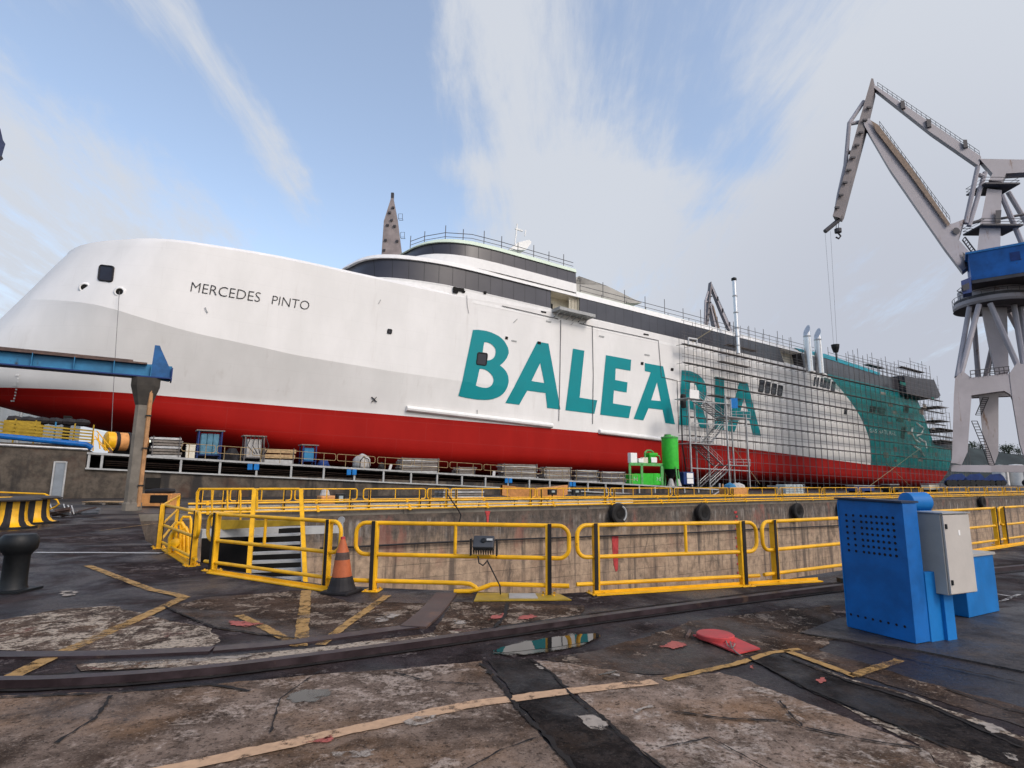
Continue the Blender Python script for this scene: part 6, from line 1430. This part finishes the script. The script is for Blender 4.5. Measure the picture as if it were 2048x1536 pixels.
    m = MB(); m.lathe([(0, -.8), (.4, -.7), (.65, .2), (.7, .7), (.0, .8)], c, ZZ, 12); m.tube([c - ZZ * .8, c - ZZ * 2.2], .12, 5); m.build('hook_block', BLKM, t)
    # access stairs and travelling bogies
    for a, b in (((1966, 795), (1951, 830)), ((1943, 842), (1965, 895)), ((1965, 895), (1978, 930)), ((1984, 720), (1978, 755))):
        m = MB(); A, B = P(*a, 2), P(*b, 2); m.tube([A, B], .08, 4); m.tube([A + V((1., 0, 0)), B + V((1., 0, 0))], .08, 4)
        for k in range(10): m.tube([A + (B - A) * (k / 9), A + (B - A) * (k / 9) + V((1., 0, 0))], .06, 4)
        m.build('ladder', CRANED, t)
    pr('sill_beam', [(1903, 930), (1982, 931), (1982, 945), (1903, 943)], -6, 2.); pr('sill_beam', [(1960, 930), (2080, 931), (2080, 945), (1960, 944)], 7, 2.)
    for px in ([(1905, 910), (1924, 912), (1914, 927), (1902, 926)],): pr('drive_cover', px, -7.4, .6, CRANEM)
    for cx, d in ((1912, -6), (1948, -6), (1988, 7), (2068, -6)):
        pr('bogie', [(cx - 24, 966), (cx - 19, 957), (cx - 8, 949), (cx + 12, 947), (cx + 20, 954), (cx + 26, 966)], d - 1.5, 1.6, NAVY)
        for k in (-15, -5, 7, 17):
            m = MB(); m.lathe([(0, -.3), (.5, -.3), (.5, .3), (0, .3)], P(cx + k, 966, d - 2.2), V((0, 1, 0)), 12); m.build('wheel', BLKM, t)
    return t
big = crane()
def dup_tree(o, par=None):
    c = o.copy(); C.objects.link(c)
    if par is not None: c.parent = par
    for ch in list(o.children): dup_tree(ch, c)
    return c
topz = at_y(1746, 163, YC).z
lo, hi = 60., 700.
for _ in range(50):
    mid = (lo + hi) / 2
    if at_y(1420, 565, mid).z < topz: lo = mid
    else: hi = mid
c2 = dup_tree(big); c2.rotation_euler = (0, 0, R(48)); c2.location = at_y(1420, 565, mid) - Matrix.Rotation(R(48), 3, 'Z') @ (at_y(1746, 163, YC) - big.location); c2['label'] = 'distant pale crane whose boom top shows above the ferry roof beside the silver chimney'
# the plated jib of a third crane straight behind the bridge, and the house of a fourth at the left edge
b = at_y(784, 960, 140); b.z = 0
t = thing('crane', 'crane jib seen end on behind the ferry, just left of the bridge roof', 'crane', b)
P = lambda x, y, d=0.: at_y(x, y, 140 + d)
m = MB(); vs = []
for dd in (0, 3.): vs += [P(782, 396, dd), P(787, 396, dd), P(796, 442, dd), P(804, 507, dd), P(806, 560, dd), P(761, 560, dd), P(763, 507, dd), P(767.5, 442, dd)]
m.add(vs, [tuple(range(8)), tuple(range(15, 7, -1))] + [(i, (i + 1) % 8, 8 + (i + 1) % 8, 8 + i) for i in range(8)]); m.build('jib', paint('jib_plate', (.30, .25, .235), .65, var=.25, scale=.4, rust=(.2, .13, .1), rthr=.6), t)
m = MB(); m.box(P(785, 392, 1), (.7, .7, 1.6)); m.tube([P(785, 392, 1), P(785, 389, 1)], .2, 5); m.build('jib_head', CRANED, t)
for i, (x, y) in enumerate(((779, 425), (786, 415), (775, 450), (789, 452), (771, 480), (794, 482), (783, 440), (768, 500))):
    m = MB(); m.box(P(x, y, -.2), (.7, .3, .5)); m.build('bracket', CRANED, t)
for x, y in ((797, 437), (801, 474)):
    m = MB(); q = P(x, y, 0); m.tube([q, q + V((1., 0, 0)), q + V((1., 0, 1.3)), q + ZZ * 1.3], .07, 4, True); m.tube([q, q + V((0, 1., 0)), q + V((1., 1., 0)), q + V((1, 0, 0))], .07, 4); m.build('side_basket', CRANED, t)
m = MB(); q = P(784, 560, 1.5); m.box(V((q.x, q.y + 2, q.z / 2)), (3.5, 3.5, q.z)); m.build('tower', CRANEM, t)
b = at_y(-60, 960, 75); b.z = 0
t = thing('crane', 'dark crane corner just peeping in at the left edge of the sky', 'crane', b)
P = lambda x, y, d=0.: at_y(x, y, 75 + d)
m = MB(); m.prism([P(-120, 200), P(-10, 240), P(1, 258), P(6, 280), P(11, 288), P(4, 312), P(-120, 322)], ray(-30, 290) * 5); m.build('machine_house', paint('dusk_blue', (.06, .07, .13), .5), t)
m = MB(); m.prism([P(-120, 322), P(4, 312), P(7, 318), P(1, 322), P(-120, 334)], ray(-30, 290) * 4.5); m.build('house_floor', CRANED, t)
m = MB(); q = P(-80, 330, 2); m.box(V((q.x, q.y, q.z / 2)), (4, 4, q.z)); m.build('tower', CRANEM, t)

# ================================================================== FAR QUAY GOODS, TANKS, HILLS, TREES
def fbox(px, p, name, label, cat, mat, d=1., bevel=.04, top=None):
    x0, y0, x1, y1 = px; s0, s1 = s_of(at_p(x0, y1, p)), s_of(at_p(x1, y1, p)); h = at_p((x0 + x1) / 2, y0, p).z; c = sp((s0 + s1) / 2, p + d / 2, .01)
    t = thing(name, label, cat, c); L = s1 - s0
    return t, c, L, h, d
t, c, L, h, d = fbox((642, 984, 676, 1000), 34, 'generator', 'orange machine with a white bundle on top on the far quay', 'generator', ORNB)
m = MB(); m.box(c + ZZ * (h * .42), (L, d, h * .6), FD); m.build('body', ORNB, t, bevel=.08); m = MB(); m.box(c + ZZ * .06, (L * 1.1, d, .12), FD); m.build('skid', RUSTY, t)
m = MB(); m.lathe([(0, 0), (L * .3, .02), (L * .22, .3), (0, .42)], c - UH * (L * .15) + ZZ * (h * .72), ZZ, 9); m.build('bundle', BAGW, t)
t, c, L, h, d = fbox((673, 986, 691, 1001), 32.5, 'floodlight', 'dark floodlight with a pale lens on the far quay beside the orange machine', 'floodlight', BLKM, .4)
m = MB(); m.box(c + ZZ * (h * .6), (L, .3, h * .7), FD); m.build('housing', BLKM, t, bevel=.03); m = MB(); m.box(c + ZZ * (h * .62) - N * .17, (L * .45, .03, h * .35), FD); m.build('lens', IBCM, t); m = MB(); m.box(c + ZZ * .12, (L * .8, .3, .25), FD); m.build('foot', BLKM, t)
t, c, L, h, d = fbox((886, 977, 968, 996), 35, 'plank_stack', 'stack of dark planks and tubes on the far quay behind the shortest barriers', 'planks', WOOD, 1.4)
for i in range(6):
    m = MB()
    for k in range(4): m.box(c + ZZ * (h * (i + .5) / 6) + N * (-.55 + k * .36), (L * random.uniform(.93, 1.02), .3, h / 6 * .7), FD)
    m.build('plank_layer', PLANK if i % 2 else ZINC, t)
t, c, L, h, d = fbox((1014, 977, 1146, 1003), 36, 'orange_boat', 'long orange hull shaped skip lying behind the far barriers', 'skip', ORNB, 1.6)
m = MB(); n_ = 10; vs = []
for i in range(n_ + 1):
    u = i / n_ * 2 - 1; w_ = .85 * (1 - abs(u) ** 3 * .8); 
    for yy, zz in ((-w_, h), (-w_ * .7, .15 + .3 * u * u), (w_ * .7, .15 + .3 * u * u), (w_, h)): vs.append(c + UH * (u * L / 2) + N * yy + ZZ * (zz + (.25 * u * u if zz == h else 0)))
m.add(vs, [(i * 4 + k, i * 4 + k + 1, i * 4 + k + 5, i * 4 + k + 4) for i in range(n_) for k in range(3)] + [(i * 4 + 3, i * 4, i * 4 + 4, i * 4 + 7) for i in range(n_)]); m.build('hull', ORNB, t)
m = MB(); m.box(c + ZZ * .1, (L * .6, .8, .2), FD); m.build('chock', WOOD, t)
for x, lb in ((1108, 'left'), (1156, 'right')):
    t, c, L, h, d = fbox((x - 8, 981, x + 8, 994), 31.6, 'floodlight', f'{lb} of two black floodlights clipped to the far barriers before the orange skip', 'floodlight', BLKM, .4)
    m = MB(); m.box(c + ZZ * (h - .12), (L, .22, .38), FD); m.build('housing', BLKM, t, bevel=.03); m = MB(); m.box(c + ZZ * (h - .08) - N * .12, (L * .4, .02, .12), FD); m.build('sticker', IBCM, t); m = MB(); m.box(c + ZZ * ((h - .3) / 2), (.06, .06, h - .3), FD); m.build('bracket', BLKM, t)
t, c, L, h, d = fbox((1464, 968, 1497, 990), 38, 'orange_skip', 'orange skip heaped with white and teal sheeting before the stair tower', 'skip', ORNB, 1.6)
m = MB(); m.prism([c - UH * (L * .42) - N * .8, c + UH * (L * .42) - N * .8, c + UH * (L * .5) - N * .9 + ZZ * h * .7, c - UH * (L * .5) - N * .9 + ZZ * h * .7], N * 1.7); m.build('skip_body', ORNB, t, bevel=.03)
for q, mt in ((-.2, BLUB), (.15, BAGW), (.35, BAGW)):
    m = MB(); m.lathe([(0, 0), (L * .24, .05), (L * .2, .35), (0, .6)], c + UH * (L * q) + ZZ * (h * .66), ZZ, 9); m.build('sheeting', mt, t)
t, c, L, h, d = fbox((1440, 966, 1462, 988), 40, 'pipe_heap', 'heap of orange brown pipes left of the orange skip', 'heap', OCHRE, 1.2)
for k in range(6):
    m = MB(); m.tube([c + UH * random.uniform(-L / 2, 0) + N * random.uniform(-.4, .4) + ZZ * .1, c + UH * random.uniform(0, L / 2) + N * random.uniform(-.4, .4) + ZZ * random.uniform(.5, 1.4)], .09, 6); m.build('pipe', OCHRE if k % 2 else ZINC, t)
t, c, L, h, d = fbox((1573, 969, 1611, 992), 38, 'tote_tank', 'white plastic tote tank in a wire cage on the far quay', 'tote tank', IBCM, 1.4)
m = MB(); m.box(c + ZZ * (h * .55), (L * .96, 1.2, h * .86), FD); m.build('container', IBCM, t, bevel=.1)
m = MB()
for k in range(6): m.tube([c + UH * (L * (k / 5 - .5)) - N * .65 + ZZ * .1, c + UH * (L * (k / 5 - .5)) - N * .65 + ZZ * h], .025, 4)
for k in range(5): m.tube([c - UH * L / 2 - N * .65 + ZZ * (h * (.2 + .2 * k)), c + UH * L / 2 - N * .65 + ZZ * (h * (.2 + .2 * k))], .025, 4)
m.build('wire_cage', ZINC, t); m = MB(); m.box(c + ZZ * .08, (L, 1.3, .16), FD); m.build('pallet', WOOD, t)
for i, (px, lb, mt) in enumerate((((1711, 970, 1750, 988), 'dark blue wheeled trolley with a grey top on the far quay', NAVY), ((1781, 967, 1800, 986), 'small dark cabinet on the far quay right of the trolley', BLKM), ((1860, 966, 1880, 982), 'pale crate on the far quay left of the crane bogies', CREAM))):
    t, c, L, h, d = fbox(px, 42, ('trolley', 'cabinet', 'crate')[i], lb, ('trolley', 'cabinet', 'crate')[i], mt, 1.2)
    m = MB(); m.box(c + ZZ * (h * .55), (L, 1.2, h * .5), FD); m.build('body', mt, t, bevel=.05); m = MB(); m.box(c + ZZ * (h * .9), (L * 1.05, 1.25, .08), FD); m.build('top_plate', ZINC, t)
    m = MB()
    for a in (-.4, .4): m.box(c + UH * (L * a) + ZZ * (h * .15), (.15, 1., h * .3), FD)
    m.build('legs', BLKM, t)
# storage tanks far right
for i, (x0, x1, y0) in enumerate(((1990, 2016, 933), (2020, 2052, 932), (2056, 2086, 933))):
    Y = 420.; c = at_y((x0 + x1) / 2, 965, Y); r_ = (at_y(x1, 960, Y).x - at_y(x0, 960, Y).x) / 2; zt = at_y(x0, y0, Y).z; c = V((c.x, c.y, 0))
    t = thing('storage_tank', f'{("left one", "right one", "outermost one")[i]} of the white storage tanks beyond the crane legs', 'storage tank', c, 'white storage tanks in the distance')
    m = MB(); m.lathe([(r_, 0), (r_, zt), (r_ * .6, zt + 1.), (0, zt + 1.3)], c, ZZ, 28); m.build('tank_shell', TANKW, t, smooth='auto')
    m = MB(); m.lathe([(r_ * 1.01, zt - .3), (r_ * 1.01, zt)], c, ZZ, 28); m.build('top_rim', ZINC, t)
    m = MB(); q = c + V((-.2, -r_ - .2, 0)); m.tube([q, q + ZZ * zt], .15, 4); m.tube([q + V((.8, 0, 0)), q + V((.8, 0, zt))], .15, 4); m.build('ladder', DSTEEL, t)
def hill(name, Y, prof, depth):
    m = MB(); nr, nc = 14, 120; x0, x1 = prof[0][0], prof[-1][0]
    for i in range(nr):
        v = i / (nr - 1)
        for j in range(nc):
            x = x0 + (x1 - x0) * j / (nc - 1); top = at_y(x, lerp_t(prof, x), Y).z; wx = at_y(x, 900, Y).x
            q = V((wx, Y + v * depth, 0)); hh = max(0, top) * sin(min(1, v * 2.4) * pi / 2) * (1 + v * depth / Y) * (1 + .06 * mnoise.noise(q * .02)) + 5 * mnoise.noise(q * .05) * min(1, v * 4)
            m.v.append(V((wx * (1 + v * .2), Y + v * depth, hh - 1 if i else -2)))
    for i in range(nr - 1):
        for j in range(nc - 1): m.f.append((i * nc + j, i * nc + j + 1, (i + 1) * nc + j + 1, (i + 1) * nc + j))
    return struct(m.build(name, HILLM, smooth=True))
hill('hills', 1300., [(1700, 955), (1850, 930), (1900, 905), (1930, 890), (1945, 885), (1985, 890), (2010, 897), (2048, 903), (2120, 912), (2400, 935), (2800, 950)], 500)
hill('hills', 2400., [(-900, 950), (-500, 930), (0, 945), (600, 950), (1300, 952), (2400, 950)], 600)
random.seed(5)
def leafy(x, Y, ytop, w_, label, seed):
    c = at_y(x, 900, Y); zt = at_y(x, ytop, Y).z; zb = zt - w_ * 1.5; c = V((c.x, c.y, zb - 14)); t = thing('tree', label, 'tree', c, 'trees on the far ridge')
    m = MB(); m.tube([c, V((c.x, c.y, zt - w_ * .5))], w_ * .07, 6, r1=w_ * .03); m.build('trunk', BARK, t)
    m = MB(); rd = random.Random(seed)
    for k in range(420):
        a, b_ = rd.uniform(0, 2 * pi), rd.gauss(0, .5); r_ = abs(rd.gauss(0, .33)) * w_; lobe = (rd.choice((-.25, .0, .28)) * w_, rd.choice((-.2, .15, .3)) * w_)
        p = V((c.x + lobe[0] + cos(a) * r_, c.y + sin(a) * r_, zt - w_ * .5 + lobe[1] + b_ * w_ * .42 - w_ * .1)); q = V((rd.gauss(0, 1), rd.gauss(0, 1), rd.gauss(0, 1))).normalized(); u = q.orthogonal().normalized(); v = q.cross(u); sz = w_ * .06
        m.add([p + u * sz, p + v * sz, p - u * sz, p - v * sz], [(0, 1, 2, 3)])
    m.build('crown', LEAF, t)
for i, (x, yt, ww) in enumerate(((1946, 880, 13), (1962, 884, 9), (2008, 887, 12), (2018, 885, 16), (2036, 893, 10))):
    leafy(x, 1500, yt + 4, ww * 1.5, ('tree on the far ridge seen through the crane portal, ' + ('left one', 'right one')[i]) if i < 2 else ('small round tree', 'largest dark tree', 'low bushy tree')[i - 2] + ' on the far ridge right of the crane portal', i)
